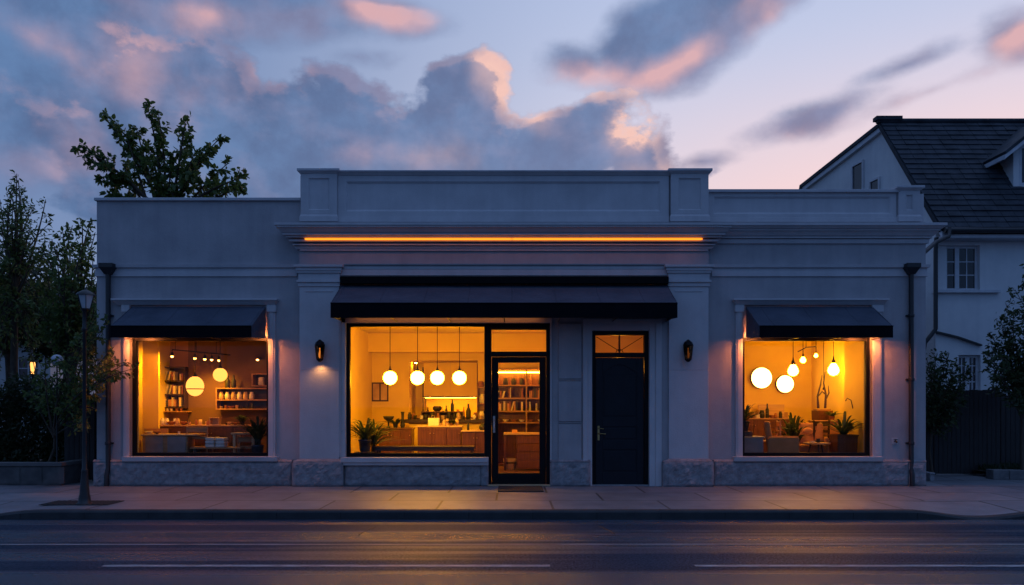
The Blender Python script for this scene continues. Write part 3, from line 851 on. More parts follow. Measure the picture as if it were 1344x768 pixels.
h.tube([(hx, .10, Z(562, .1)), (hx, .05, Z(562, .1)), (hx + .09, .05, Z(563, .1))], .008, 8)
h.build('handle', M['brass'], ent)
th = MB(); th.box(x0, x1, .0, .25, 0, .02); th.build('threshold', M['granite'], ent)
# cornice LED strips (interrupted in the middle)
for (pa, pb, py, t) in ((400, 671.5, 313.5, .010), (672.5, 922, 313.5, .010)):
    y = -.215 if t > .005 else -.155
    l_ = MB(); l_.box(X(pa, y), X(pb, y), y, y + .05, Z(py, y) - t, Z(py, y) + t); l_.build('cornice_light', M['led_cornice'], shop)
# downpipes
def downpipe(px, base_px=None):
    d = MB(); x = X(px, 0); y = WY - .075
    d.tube([(x, y, Z(358, 0)), (x, y, .34), (x - .005, y - .02, .26), (x - .005, y - .045, .2), (x - .005, y - .045, .0)], .044, 12)
    for zz_ in (3.2, 2.0, .8): d.lathe([(.052, -.03), (.056, -.02), (.056, .02), (.052, .03)], (x, y, zz_), 12); d.box(x - .07, x + .07, y + .03, WY, zz_ - .015, zz_ + .015)
    dp = d.build('downpipe', M['pipe'], shop)
    hp = MB(); hp.frus((x - .055, x + .055, y - .05, WY, Z(360, 0)), (x - .12, x + .12, y - .10, WY, Z(352, 0)))
    hp.box(x - .13, x + .13, y - .11, WY, Z(352, 0), Z(346, 0)); hp.build('hopper', M['pipe'], dp, bevel=.006)
downpipe(141); downpipe(1197)

# interior shell ---------------------------------------------------------
ZC = 3.32
def shell(name, x0, x1, y0, y1, zc, wall, back):
    MB().box(x0 - .1, x0, y0, y1, 0, zc).build('room_wall', wall, shop); MB().box(x1, x1 + .1, y0, y1, 0, zc).build('room_wall', wall, shop)
    fl = MB(); fl.box(x0, x1, y0 - .1, y1, -.02, .022); fl.build('room_floor', M['floor'], shop)
    ce = MB(); ce.box(x0 - .1, x1 + .1, y0, y1 + .1, zc, zc + .08); ce.build('room_ceiling', M['room_ceiling'], shop)
    fw = MB()
# left room
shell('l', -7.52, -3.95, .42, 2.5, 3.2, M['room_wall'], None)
b_ = MB(); b_.box(-7.52, X(246, 2.3), 2.42, 2.5, .022, 3.2); b_.build('room_wall', M['tan_wall'], shop)
b_ = MB(); b_.box(X(246, 2.3), -3.95, 2.34, 2.5, .022, 3.2); b_.build('room_wall', M['brown_wall'], shop)
b_ = MB(); b_.box(-7.52, X(208, 1.2), 1.2, 1.25, .022, 3.2); b_.build('room_wall', M['room_wall'], shop)
# centre room with kitchen alcove
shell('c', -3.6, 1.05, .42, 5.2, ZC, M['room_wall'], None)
ax0, ax1, azt = X(537, 5.2), X(627, 5.2), Z(473, 5.2)
b_ = MB(); wallgrid(b_, -3.6, 1.05, .022, ZC, 5.2, 5.32, [(ax0, ax1, .022, azt)])
b_.build('room_wall', M['room_wall'], shop)
b_ = MB(); b_.box(ax0 - .1, ax0, 5.32, 6.5, .022, azt + .1); b_.box(ax1, ax1 + .1, 5.32, 6.5, .022, azt + .1); b_.box(ax0 - .1, ax1 + .1, 6.5, 6.6, .022, azt + .1); b_.box(ax0, ax1, 5.32, 6.5, azt, azt + .1)
b_.box(ax0, ax1, 5.2, 6.5, -.02, .02); b_.build('alcove', M['room_wall'], shop)
b_ = MB(); b_.box(-3.6, 1.05, 4.7, 5.19, Z(462, 4.7), ZC - .002); b_.build('ceiling_beam', M['room_wall'], shop)
# hall behind the navy door
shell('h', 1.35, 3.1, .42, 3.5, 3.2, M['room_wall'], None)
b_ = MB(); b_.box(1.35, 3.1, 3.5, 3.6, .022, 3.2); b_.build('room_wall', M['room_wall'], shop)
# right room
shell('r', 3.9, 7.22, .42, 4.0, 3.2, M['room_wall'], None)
b_ = MB(); b_.box(3.9, 7.22, 4.0, 4.1, .022, 3.2); b_.build('room_wall', M['room_wall'], shop)
b_ = MB(); b_.box(X(1108, 1.6), 7.22, .45, 1.6, .022, 3.2); b_.build('room_wall', M['room_wall'], shop)
b_ = MB(); b_.box(3.9, 5.3, 3.86, 3.99, .022, Z(541, 3.9)); b_.box(5.3,6.6,3.86,3.99,.022,Z(541,3.9)); b_.build('dado_panel', M['tan_wall'], shop)

# ------------------------------------------------------------------ awnings
def awning(label, x0, x1, ztop, yw, yf, zf, zb, nrib):
    t = thing('awning', label, 'awning', ((x0 + x1) / 2, yw, ztop))
    c_ = MB(); n = 24
    for i in range(n):                                    # canvas, slightly slack between the ribs
        pass
    vs = []; rows = 8
    for j in range(rows + 1):
        k = j / rows
        for i in range(n * 2 + 1):
            u = i / (n * 2)
            sag = -.012 * math.sin(PI * k) * (1 + .35 * math.sin(u * nrib * 2 * PI))
            vs.append((x0 + (x1 - x0) * u, yw + (yf - yw) * k, ztop + (zf - ztop) * k + sag))
    W_ = n * 2 + 1
    c_.add(vs, [(j * W_ + i, (j + 1) * W_ + i, (j + 1) * W_ + i + 1, j * W_ + i + 1) for j in range(rows) for i in range(n * 2)], True)
    vs2 = [(a, b, c - .006) for a, b, c in vs]
    c_.add(vs2, [(j * W_ + i, j * W_ + i + 1, (j + 1) * W_ + i + 1, (j + 1) * W_ + i) for j in range(rows) for i in range(n * 2)], True)
    cn = c_.build('canopy', M['awning'], t)
    v = MB(); v.box(x0, x1, yf - .006, yf + .002, zb, zf + .004)
    v.box(x0 - .003, x1 + .003, yf - .014, yf - .004, zf - .008, zf + .01)
    v.box(x0, x1, yf - .010, yf + .004, zb - .003, zb + .014)
    v.build('valance', M['valance'], t)
    for x in (x0, x1):
        s__ = MB(); s__.prism([(yw, ztop), (yf, zf), (yf, zb), (yw, zb + .055)], x - .003, x + .003, 'x'); s__.build('side_panel', M['awning'], t)
    fr = MB(); fr.tube([(x0, yf + .02, zf - .02), (x1, yf + .02, zf - .02)], .016, 8)
    for k in range(nrib + 1):
        x = x0 + .02 + (x1 - x0 - .04) * k / nrib
        fr.tube([(x, yw, ztop - .03), (x, yf + .02, zf - .03)], .012, 8); fr.tube([(x, yw, zb + .03), (x, yf + .02, zb + .03)], .010, 8)
    fr.build('frame', M['metal'], t)
    return t
ya = -.70
la_ = awning('navy awning over the left shop window, next to the street lamp', X(145, ya), X(330, ya), Z(403, WY), WY - .045, ya, Z(428, ya), Z(443, ya), 3)
ra_ = awning('navy awning over the right shop window, next to the plain wing', 4.41, X(1172, ya), Z(403, WY), WY - .045, ya, Z(428, ya), Z(443, ya), 3)
yc = -.87
ca_ = awning('long navy awning over the middle window and both doors', X(434, yc), X(889, yc), Z(374, 0), -.005, yc, Z(398, yc), Z(417, yc), 6)
bx_ = MB(); bx_.box(X(447, -.1), X(877, -.1), -.16, -.0325, Z(373, -.1), Z(363.5, -.1)); bx_.build('cassette', surf('matt_black_box', (.008, .008, .01), .95, spec=.1), ca_, bevel=.01)

# lamps mounted on the wall under the awnings, hidden behind the valances
def awning_lamp(label, x, y, z, ln, mat=None, wallY=WY):
    t = thing('awning_lamp', label, 'lamp', (x, y, z))
    h_ = MB(); h_.box(x - ln / 2 - .02, x + ln / 2 + .02, y - .025, y + .025, z + .012, z + .04); h_.box(x - .012, x + .012, y, wallY, z + .015, z + .035)
    h_.box(x - ln / 2 - .02, x + ln / 2 + .02, y - .032, y - .026, z - .022, z + .04)  # front plate added to keep the tube's light off the road
    h_.build('housing', M['metal'], t)
    g_ = MB(); g_.tube([(x - ln / 2, y, z), (x + ln / 2, y, z)], .019, 8); g_.build('tube', mat or M['awn_led'], t)
    return t
for lab, op in (('left', LW), ('right', RW)):
    for s_, side in ((0, 'left'), (1, 'right')):
        x = ((-7.15 if lab == 'left' else 4.41) + .15) if s_ == 0 else ((-4.64 if lab == 'left' else 6.75) - .15)
        awning_lamp('small warm lamp under the %s window awning at its %s end' % (lab, side), x, -.15, 2.795, .16)
awning_lamp('long warm tube under the middle awning above the shop window', (CW[0] + CD[1]) / 2, -.16, 3.185, 3.4, M['under_led'], 0)

# ------------------------------------------------------------------ wall lanterns
def lantern(label, px, py, lit):
    y = -.06; x, z = X(px, -.16), Z(py, -.16)
    t = thing('wall_lantern', label, 'wall lamp', (x, y, z), 'lanterns on the pilasters')
    b = MB(); b.box(x - .035, x + .035, y - .02, y, z - .06, z + .16); b.tube([(x, y - .015, z + .12), (x, y - .07, z + .19), (x, y - .115, z + .20)], .013, 8)
    b.build('bracket', M['frame'], t)
    yc_ = y - .115
    c_ = MB(); c_.lathe([(.012, .215), (.03, .20), (.075, .165), (.095, .115), (.095, .10)][::-1], (x, yc_, z), 6, False)
    for k in range(6):
        a = 2 * PI * k / 6
        c_.tube([(x + .088 * math.cos(a), yc_ + .088 * math.sin(a), z + .10), (x + .058 * math.cos(a), yc_ + .058 * math.sin(a), z - .15)], .007, 5)
    c_.lathe([(.02, -.20), (.062, -.165), (.064, -.145)], (x, yc_, z), 6, False)
    c_.lathe([(.094, .02), (.082, .02)], (x, yc_, z + .0), 6, False)
    c_.build('cage', M['frame'], t)
    g_ = MB(); g_.lathe([(.054, -.145), (.082, .10)], (x, yc_, z), 6, False); g_.build('glass', M['lantern_glass'], t)
    bl = MB(); bl.lathe([(.006, -.13), (.022, -.10), (.024, -.05), (.012, 0), (.01, .06)], (x, yc_, z), 10)
    bl.build('bulb', M['lantern_flame'] if lit else M['lantern_dim'], t)
    if lit:
        ld = bpy.data.lights.new('lantern_light', 'SPOT'); ld.energy = 6; ld.color = (1, .42, .12); ld.spot_size = R(150); ld.spot_blend = .8; ld.shadow_soft_size = .03
        lo = bpy.data.objects.new('lantern_light', ld); col.objects.link(lo); lo.location = (x, yc_ - .0, z - .21); 
        lo.parent = t; lo.location = Vector((x, yc_, z - .215)) - Vector(t.location)
    return t
M['lantern_glass'] = glass('lantern_glass', (.75, .55, .35), .6)
M['lantern_dim'] = glow('dim_bulb', (1.0, .36, .10), .13)
lantern('black wall lantern on the pilaster left of the middle window, glowing below', 420, 461, True)
lantern('black wall lantern on the pilaster right of the navy door, barely lit', 903, 461, False)

# small items on the facade and ground
t = thing('doormat', 'dark flat doormat in front of the glazed shop door', 'doormat', (X(683, -.6), -.6, 0))
mb = MB(); mb.box(X(654, -.45), X(712, -.45), -.98, -.13, .003, .018); mb.build('mat', M['mat_black'] if 'mat_black' in M else surf('coir_mat', (.035, .03, .03), .95, bump=.8, bscale=250), t)
mb = MB(); frame_rect2 = (X(654, -.45), X(712, -.45))
x = X(1174, WY); z = Z(579, WY)
t = thing('wall_tap', 'small round tap on a plate on the wall by the right downpipe', 'tap', (x, WY, z))
mb = MB(); mb.box(x - .06, x + .06, WY - .012, WY, z - .06, z + .06); mb.build('plate', M['trim'], t, bevel=.004)
mb = MB(); mb.tube([(x, WY - .01, z), (x, WY - .07, z), (x, WY - .085, z - .03)], .016, 10); mb.tube([(x - .035, WY - .05, z + .035), (x + .035, WY - .05, z + .035)], .007, 6); mb.tube([(x, WY - .05, z), (x, WY - .05, z + .035)], .007, 6)
mb.build('spout', M['metal'], t)

# ------------------------------------------------------------------ foliage helpers
def leaves_mesh(P, D, size, width=.42, seed=0, name='crown', mat=None, parent=None, droop=.0, cup=.18, jitter=.35):
    """pointed folded leaf at each P growing along D"""
    r_ = np.random.default_rng(seed); n = len(P)
    D = D / (np.linalg.norm(D, axis=1, keepdims=True) + 1e-9)
    rv = r_.normal(size=(n, 3)); S = np.cross(D, rv); S /= (np.linalg.norm(S, axis=1, keepdims=True) + 1e-9)
    U = np.cross(S, D)
    L_ = size * (1 + jitter * (r_.random((n, 1)) * 2 - 1)); W_ = L_ * width
    a = P; t_ = P + D * L_ + np.array([0, 0, -1]) * L_ * droop
    def pt(k, s): return P + D * L_ * k + S * W_ * s * .5 + U * W_ * cup * (abs(s) > 0) + np.array([0, 0, -1]) * L_ * droop * k * k
    r1, r2, l1, l2 = pt(.3, 1.), pt(.68, .72), pt(.3, -1.), pt(.68, -.72)
    V_ = np.stack([a, r1, r2, t_, l2, l1], axis=1).reshape(-1, 3)
    base = np.arange(n) * 6
    F = np.concatenate([np.stack([base, base + 1, base + 2, base + 3], 1), np.stack([base, base + 3, base + 4, base + 5], 1)])
    me = bpy.data.meshes.new(name)
    me.vertices.add(len(V_)); me.vertices.foreach_set('co', V_.astype(np.float32).ravel())
    me.loops.add(F.size); me.loops.foreach_set('vertex_index', F.astype(np.int32).ravel())
    me.polygons.add(len(F)); me.polygons.foreach_set('loop_start', (np.arange(len(F)) * 4).astype(np.int32))
    me.update(calc_edges=True); me.validate()
    me.materials.append(mat)
    o = bpy.data.objects.new(name, me); col.objects.link(o)
    if parent is not None: o.parent = parent; o.location = -world_loc(parent)
    return o
def bez(a, b, c, t): return a * (1 - t) ** 2 + b * 2 * t * (1 - t) + c * t * t
def tree(name, label, base, fork_z, tips, leaf=.14, twigs=9, per=14, twig_len=.6, r0=.12, mat='leaf_mid', seed=0, start=.35, spread=.12, group=None, cat='tree', trunk_lean=(0, 0), width=.45, droop=.15):
    r_ = np.random.default_rng(seed)
    base = np.array(base, float)
    t = thing(name, label, cat, tuple(base), group)
    tr = MB(); top = base + np.array([trunk_lean[0], trunk_lean[1], fork_z])
    mid = (base + top) / 2 + np.array([r_.normal() * .05, r_.normal() * .05, 0])
    tp = [base, base + (mid - base) * .5, mid, mid + (top - mid) * .5, top]
    tr.tube(tp, [r0 * 1.25, r0, r0 * .92, r0 * .85, r0 * .8], 10)
    P = []; D = []
    for tip in tips:
        tip = np.array(tip, float)
        k0 = r_.uniform(.78, 1.0); a = base + (top - base) * k0
        ln = np.linalg.norm(tip - a)
        c_ = a + (tip - a) * .45 + np.array([r_.normal() * .06, r_.normal() * .06, .12]) * ln
        pts = [bez(a, c_, tip, s) for s in np.linspace(0, 1, 9)]
        rb = max(.012, r0 * .42 * min(1, ln / 3))
        tr.tube(pts, [rb * (1 - .9 * s) + .004 for s in np.linspace(0, 1, 9)], 6)
        for q in range(twigs):
            s = start + (1 - start) * (q + r_.random() * .9) / twigs
            s = min(s, 1)
            p = bez(a, c_, tip, s); d = bez(a, c_, tip, min(1, s + .05)) - bez(a, c_, tip, max(0, s - .05)); d /= np.linalg.norm(d) + 1e-9
            off = r_.normal(size=3); off -= d * off.dot(d); off /= np.linalg.norm(off) + 1e-9; off[2] += .15
            tl = twig_len * (1.15 - .7 * s) * r_.uniform(.6, 1.25)
            dv = d * .65 + off * .8; dv /= np.linalg.norm(dv); e = p + dv * tl + np.array([0, 0, -.06 * tl])
            tr.tube([p, (p + e) / 2 + np.array([0, 0, .03 * tl]), e], [.007, .005, .003], 4, cap=False)
            n_ = max(3, int(per * r_.uniform(.6, 1.3)))
            ss = r_.random(n_) ** .7
            pp_ = p + (e - p) * ss[:, None] + r_.normal(size=(n_, 3)) * spread * tl
            P.append(pp_); D.append(dv * .7 + r_.normal(size=(n_, 3)) * .75 + np.array([0, 0, -droop]))
    tr.build('trunk', M['bark'], t)
    leaves_mesh(np.concatenate(P), np.concatenate(D), leaf, width, seed, 'crown', M[mat], t, droop=.15)
    return t
def cloud_tips(cx, cy_, cz, rx, ry, rz, n, seed, lo=-.4):
    r_ = np.random.default_rng(seed); out = []
    while len(out) < n:
        v = r_.normal(size=3); v /= np.linalg.norm(v)
        if v[2] < lo: continue
        k = r_.uniform(.6, 1.05)
        out.append((cx + v[0] * rx * k, cy_ + v[1] * ry * k, cz + v[2] * rz * k))
    return out

# ------------------------------------------------------------------ trees
# maple behind the left wing
Yt = 10.0
def tp(lst, Y, dy=.8, seed=1):
    r_ = random.Random(seed)
    out = []
    for (a, b) in lst:
        y = Y + r_.uniform(-dy, dy); out.append((X(a, y), y, Z(b, y)))
    return out
TOP = [(192, 134), (150, 158), (136, 154), (104, 192), (118, 208), (135, 236), (166, 178), (178, 165), (208, 150), (244, 154), (240, 172),
       (290, 180), (278, 196), (326, 230), (318, 246), (300, 214), (256, 200), (160, 214), (192, 190), (225, 205), (255, 228), (148, 252), (285, 240), (205, 232)]
tree('maple_tree', 'leafy maple rising above the roof behind the left wing of the shop', (X(215, Yt), Yt, 0), Z(262, Yt) - .3, tp(TOP, Yt), leaf=.175, twigs=12, per=14, twig_len=.52, r0=.15, mat='leaf_mid', seed=5, start=.46, spread=.13, width=.62)
# tall feathery tree at the left edge
Y2 = 6.0
FE = []
for k in range(11):
    py = 245 + k * 24
    wd = 10 + k * 7.5
    FE += [(22 - wd * .8, py + 6), (22 + wd * .75 + (k % 2) * 10, py + 2), (22 + wd * .3, py + 10), (22 - wd * .3, py)]
FE += [(22, 228), (24, 236), (60, 262), (66, 292), (0, 262), (70, 330), (2, 300)]
tree('feathery_tree', 'tall thin-leaved tree with a pointed top at the left edge of the photo', (X(20, Y2), Y2, 0), 5.2, tp(FE, Y2, .6), leaf=.12, twigs=10, per=9, twig_len=.42, r0=.1, mat='leaf_mid', seed=9, start=.3, spread=.16, width=.36)
# round tree between them
Y3 = 5.2
RT = [(108, 288), (95, 296), (82, 302), (118, 292), (125, 305), (68, 315), (55, 325), (90, 318), (110, 320), (74, 340), (100, 345), (122, 338), (60, 350), (85, 365), (112, 368), (50, 375), (130, 360), (70, 392), (100, 395), (125, 398), (45, 400), (88, 415), (118, 420), (60, 425)]
tree('round_tree', 'dense dark tree beside the shop corner, right of the feathery one', (X(95, Y3), Y3, 0), 2.6, tp(RT, Y3, .9), leaf=.14, twigs=12, per=14, twig_len=.48, r0=.11, mat='leaf_mid', seed=13, start=.25, spread=.18)
# denser trees further back
for i, (px, pyc, rx, rz, Y, lab) in enumerate([(10, 400, 2.6, 2.2, 11, 'broad dark tree behind the feathery tree, partly out of frame'),
                                           (88, 430, 2.0, 1.7, 12, 'broad dark tree far behind the round tree'),
                                           (-60, 380, 2.4, 2.6, 9, 'tall dark tree just outside the left edge')]):
    x, z = X(px, Y), Z(pyc, Y)
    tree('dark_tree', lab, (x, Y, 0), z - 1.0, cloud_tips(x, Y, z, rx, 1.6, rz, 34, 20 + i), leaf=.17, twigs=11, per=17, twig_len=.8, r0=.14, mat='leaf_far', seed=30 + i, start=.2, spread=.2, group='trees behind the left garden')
# hedge
def hedge(name, label, x0, x1, y0, y1, z0, z1, n, seed, mat='leaf_far', leaf=.09):
    r_ = np.random.default_rng(seed)
    t = thing(name, label, 'hedge', ((x0 + x1) / 2, y0, z0))
    st = MB()
    k = int((x1 - x0) / .35)
    for i in range(k):
        x = x0 + .2 + i * .35; y = (y0 + y1) / 2
        st.tube([(x, y, z0), (x + r_.normal() * .05, y, z0 + .6), (x + r_.normal() * .12, y, z1 - .2)], [.025, .018, .008], 6)
        for j in range(5):
            zz_ = z0 + .3 + j * .3
            st.tube([(x, y, zz_), (x + r_.normal() * .2, y + r_.uniform(-.3, .3), zz_ + .25)], [.01, .004], 4)
    st.build('stems', M['bark'], t)
    u = r_.random((n, 3)); P = np.empty((n, 3))
    P[:, 0] = x0 + u[:, 0] * (x1 - x0)
    P[:, 1] = y0 + (u[:, 1] ** 1.6) * (y1 - y0)
    P[:, 2] = z0 + .1 + u[:, 2] * (z1 - z0 - .1)
    bumps = .12 * np.sin(P[:, 0] * 3.1 + 1) + .09 * np.sin(P[:, 0] * 7.3) + .05 * np.sin(P[:, 0] * 17)
    P[:, 2] += bumps * ((P[:, 2] - z0) / (z1 - z0)); P[:, 1] += .1 * np.sin(P[:, 0] * 4 + P[:, 2] * 3)
    P += r_.normal(size=P.shape) * .05
    D = r_.normal(size=(n, 3)) + np.array([0, -.5, .35])
    leaves_mesh(P, D, leaf, .5, seed, 'foliage', M[mat], t)
    return t
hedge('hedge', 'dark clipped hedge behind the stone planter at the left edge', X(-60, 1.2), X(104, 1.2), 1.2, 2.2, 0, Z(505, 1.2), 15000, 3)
# stone planter with young tree leaning over the pavement
t = thing('stone_planter', 'low dark stone planter at the left edge of the pavement', 'planter', (X(20, .1), .1, 0))
pb = MB(); a, b, y0_, y1_ = X(-60, .1), X(80, .1), .1, .95; zt_ = Z(612, .1)
pb.box(a, b, y0_, y0_ + .12, 0, zt_); pb.box(a, b, y1_ - .12, y1_, 0, zt_); pb.box(b - .12, b, y0_ + .12, y1_ - .12, 0, zt_); pb.box(a, a + .12, y0_ + .12, y1_ - .12, 0, zt_)
for k in range(5): pb.box(a + k * .42 + .02, a + k * .42 + .40, y0_ - .012, y0_, .03, zt_ - .02)
pb.build('trough', M['granite_dark'] if 'granite_dark' in M else surf('dark_stone', (.10, .095, .095), .9, (.06, .058, .06), 6, .6, 40), t, bevel=.01)
cpz = MB(); cpz.box(a - .03, b + .03, y0_ - .03, y0_ + .15, zt_, Z(607, .1)); cpz.box(b - .15, b + .03, y0_ + .15, y1_, zt_, Z(607, .1)); cpz.build('coping', surf('dark_coping', (.12, .115, .115), .9, bump=.4), t, bevel=.01)
so_ = MB(); so_.box(a + .12, b - .12, y0_ + .12, y1_ - .12, .05, zt_ - .03); so_.build('soil', M['soil'], t)
PT = [(178, 483), (168, 476), (152, 470), (160, 488), (148, 492), (140, 478), (128, 470), (150, 455), (142, 420), (135, 432), (130, 412), (122, 450), (112, 470), (98, 462), (60, 470), (52, 500), (70, 515), (85, 520), (100, 505), (112, 520), (122, 500), (130, 515), (95, 535), (112, 540), (104, 440), (118, 555), (62, 530), (40, 515)]
def near_tips(lst, seed):
    r_ = random.Random(seed); out = []
    for (a_, b_) in lst:
        k = (a_ - 62) / 116.0
        y = .35 - 1.2 * max(0, k) + r_.uniform(-.3, .3); out.append((X(a_, y), y, Z(b_, y)))
    return out
tree('young_tree', 'young tree with loose branches leaning from the planter over the lamp post', (X(62, .5), .5, .3), .75, near_tips(PT, 4), leaf=.085, twigs=9, per=11, twig_len=.30, r0=.028, mat='leaf_mid', seed=17, start=.38, spread=.15, trunk_lean=(.18, -.05), width=.5)

# dark board fence between planter and shop corner
def board_fence(name, label, x0, x1, y, z0, z1, n, cat='fence', mat=None, cap=False, seed=1):
    r_ = random.Random(seed)
    t = thing(name, label, cat, ((x0 + x1) / 2, y, 0))
    p = MB(); wv = (x1 - x0) / n
    for k in range(n):
        xx = x0 + k * wv; dz = r_.uniform(-.012, .012)
        p.box(xx + .004, xx + wv - .004, y + r_.uniform(-.004, .004), y + .025, z0 + .03, z1 + dz)
    p.build('boards', mat or M['fence'], t, bevel=.003)
    for zz_ in (z0 + .3, (z0 + z1) / 2, z1 - .25): MB().box(x0, x1, y + .03, y + .075, zz_ - .04, zz_ + .04).build('rail', M['fence'], t)
    for xx in (x0, x1 - .09): MB().box(xx, xx + .09, y + .08, y + .17, z0, z1 + .04).build('post', M['fence'], t, bevel=.005)
    return t
M['fence'] = wood('stained_fence_boards', (.030, .026, .026), (.016, .014, .015), .75, 2)
board_fence('board_fence', 'dark board fence between the hedge and the left shop corner', X(84, .9), X(124, .9), .9, 0, Z(520, .9), 6)

# house seen through the leaves on the left
Yh = 16.0
hs = thing('neighbour_house', 'pale house glimpsed through the trees at the left edge, lantern lit', 'house', (X(-10, Yh), Yh, 0))
M['pale_wall'] = stucco('pale_house_wall', (.52, .53, .55), (.42, .43, .46))
wb = MB(); wx0, wx1 = X(-160, Yh), X(66, Yh); 
wo = (X(22, Yh), X(50, Yh), Z(497, Yh), Z(470, Yh))
wallgrid(wb, wx0, wx1, 0, Z(440, Yh), Yh, Yh + .3, [wo]); wb.box(wx1 - .3, wx1, Yh + .3, Yh + 6, 0, Z(440, Yh)); wb.build('wall', M['pale_wall'], hs)
rb_ = MB(); rb_.prism([(Yh - .5, Z(440, Yh) - .1), (Yh + 3, Z(440, Yh) + 2.4), (Yh + 6.5, Z(440, Yh) - .1), (Yh + 6.5, Z(440, Yh) - .25), (Yh - .5, Z(440, Yh) - .25)], wx0 - .4, wx1 + .4, 'x')
M['roof'] = None
rb_.build('roof', surf('far_roof', (.05, .052, .06), .8), hs)
wf = MB(); frame_rect(wf, *wo[:2], *wo[2:], Yh + .05, Yh + .13, .05); xm = (wo[0] + wo[1]) / 2; wf.box(xm - .03, xm + .03, Yh + .06, Yh + .12, wo[2] + .05, wo[3] - .05); wf.box(wo[0] + .05, wo[1] - .05, Yh + .07, Yh + .11, (wo[2] + wo[3]) / 2 - .02, (wo[2] + wo[3]) / 2 + .02)
M['white_paint'] = surf('white_window_paint', (.55, .56, .60), .5)
wfo = wf.build('window', M['white_paint'], hs)
pn = MB(); pn.box(wo[0] + .05, wo[1] - .05, Yh + .09, Yh + .10, wo[2] + .05, wo[3] - .05); pn.build('pane', M['dark_glass'], wfo)
sl = MB(); sl.box(wo[0] - .15, wo[1] + .15, Yh - .1, Yh + .05, wo[2] - .1, wo[2]); sl.build('sill', M['white_paint'], wfo)
x, z, y = X(43, 9.8), Z(483, 9.8), 9.8
t = thing('garden_lantern', 'small lit lantern glowing among the leaves at the far left', 'lantern', (x, y, 0))
mb = MB(); mb.lathe([(.07, 0), (.05, .1), (.035, .2), (.03, z - .24), (.07, z - .2)], (x, y, 0), 12); mb.build('post', M['metal'], t)
mb = MB(); mb.lathe([(.045, -.19), (.075, .12), (.06, .18)], (x, y, z), 8); mb.build('lamp_glass', M['far_lamp'], t)
mb = MB(); mb.lathe([(.10, .18), (.02, .28)], (x, y, z), 8); mb.build('cap', M['metal'], t)
# unlit globe lamp in the garden
x, z, y = X(79, .35), Z(473, .35), .25
t = thing('globe_lamp', 'unlit pale round globe lamp on a thin post among the leaves', 'lamp', (x, y, .26))
mb = MB(); mb.sphere((x, y, z), .105, 24, 14); mb.build('globe', surf('milky_globe', (.42, .45, .52), .35), t)
mb = MB(); mb.lathe([(.05, 0), (.045, .03), (.014, .06), (.012, z - .36), (.035, z - .342)], (x, y, .26), 12); mb.build('post', M['metal'], t)

# ------------------------------------------------------------------ street lamp
ly = -2.6; x = X(111, ly); zl = Z(405, ly)
sl_ = thing('street_lamp', 'slim black street lamp with an unlit glass lantern by the kerb', 'street lamp', (x, ly, 0))
mb = MB(); mb.lathe([(.12, 0), (.12, .015), (.088, .03), (.082, .10), (.070, .16), (.050, .42), (.044, .50), (.048, .52), (.036, .54), (.029, .8), (.024, zl - .35), (.038, zl - .33), (.038, zl - .30), (.028, zl - .28), (.026, zl - .05), (.05, zl - .02), (.055, zl)], (x, ly, 0), 16); mb.build('pole', M['pipe'], sl_)
mb = MB(); mb.lathe([(.062, 0), (.118, .20)], (x + .02, ly, zl), 6, False); mb.build('lantern_glass', surf('frosted_lantern_glass', (.55, .56, .60), .3), sl_)
mb = MB(); mb.lathe([(.07, -.015), (.07, .0)], (x + .02, ly, zl), 6, False)
for k in range(6):
    a = 2 * PI * k / 6; mb.tube([(x + .02 + .066 * math.cos(a), ly + .066 * math.sin(a), zl), (x + .02 + .122 * math.cos(a), ly + .122 * math.sin(a), zl + .20)], .006, 5)
mb.build('lantern_frame', M['pipe'], sl_)
mb = MB(); mb.lathe([(.135, .20), (.13, .215), (.11, .24), (.06, .27), (.02, .285), (.018, .30), (.006, .325)], (x + .02, ly, zl), 12); mb.build('cap', M['pipe'], sl_)
mb = MB(); mb.box(x - .62, x + .42, ly - .13, ly + .36, .004, .012)
for k in range(12): mb.box(x - .6 + k * .085, x - .57 + k * .085, ly - .1, ly + .33, .012, .018)
tag(mb.build('tree_grate', M['mat_black'] if 'mat_black' in M else surf('iron_grate', (.02, .02, .02), .8), None), 'dark flat iron grate in the pavement round the lamp base', 'grate')

# ------------------------------------------------------------------ house on the right
RH = thing('tall_house', 'white rendered house with a steep dark tiled roof and dormer on the right', 'house', (12, 4, 0))
M['house_wall'] = stucco('white_house_render', (.70, .69, .69), (.58, .575, .59))
def tile_mat():
    mt, nt, b = newmat('roof_tiles'); N = nt.nodes; L = nt.links
    tc = N.new('ShaderNodeTexCoord')
    n1 = N.new('ShaderNodeTexNoise'); n1.inputs['Scale'].default_value = 3; n1.inputs['Detail'].default_value = 6; L.new(tc.outputs['Object'], n1.inputs['Vector'])
    v = N.new('ShaderNodeTexVoronoi'); v.inputs['Scale'].default_value = 4; L.new(tc.outputs['Object'], v.inputs['Vector'])
    rp = N.new('ShaderNodeValToRGB'); rp.color_ramp.elements[0].position = .3; rp.color_ramp.elements[1].position = .7
    rp.color_ramp.elements[0].color = (.018, .024, .032, 1); rp.color_ramp.elements[1].color = (.046, .054, .068, 1)
    L.new(n1.outputs[0], rp.inputs[0]); L.new(rp.outputs[0], b.inputs['Base Color']); b.inputs['Roughness'].default_value = .75; b.inputs['Specular IOR Level'].default_value = .25
    return mt
M['tiles'] = tile_mat()
kx = -.15
def gx(D): return 10.21 + kx * (D - 18)
D1 = 18.0; Y1 = 4.0
AE = (gx(17.7), 3.7, 5.76); RG = (gx(19.92), 5.92, 9.08); CB = (gx(23.87), 9.87, 8.50); CE = (gx(24.8), 10.8, 5.8)
XE = 24.0
hw = MB()
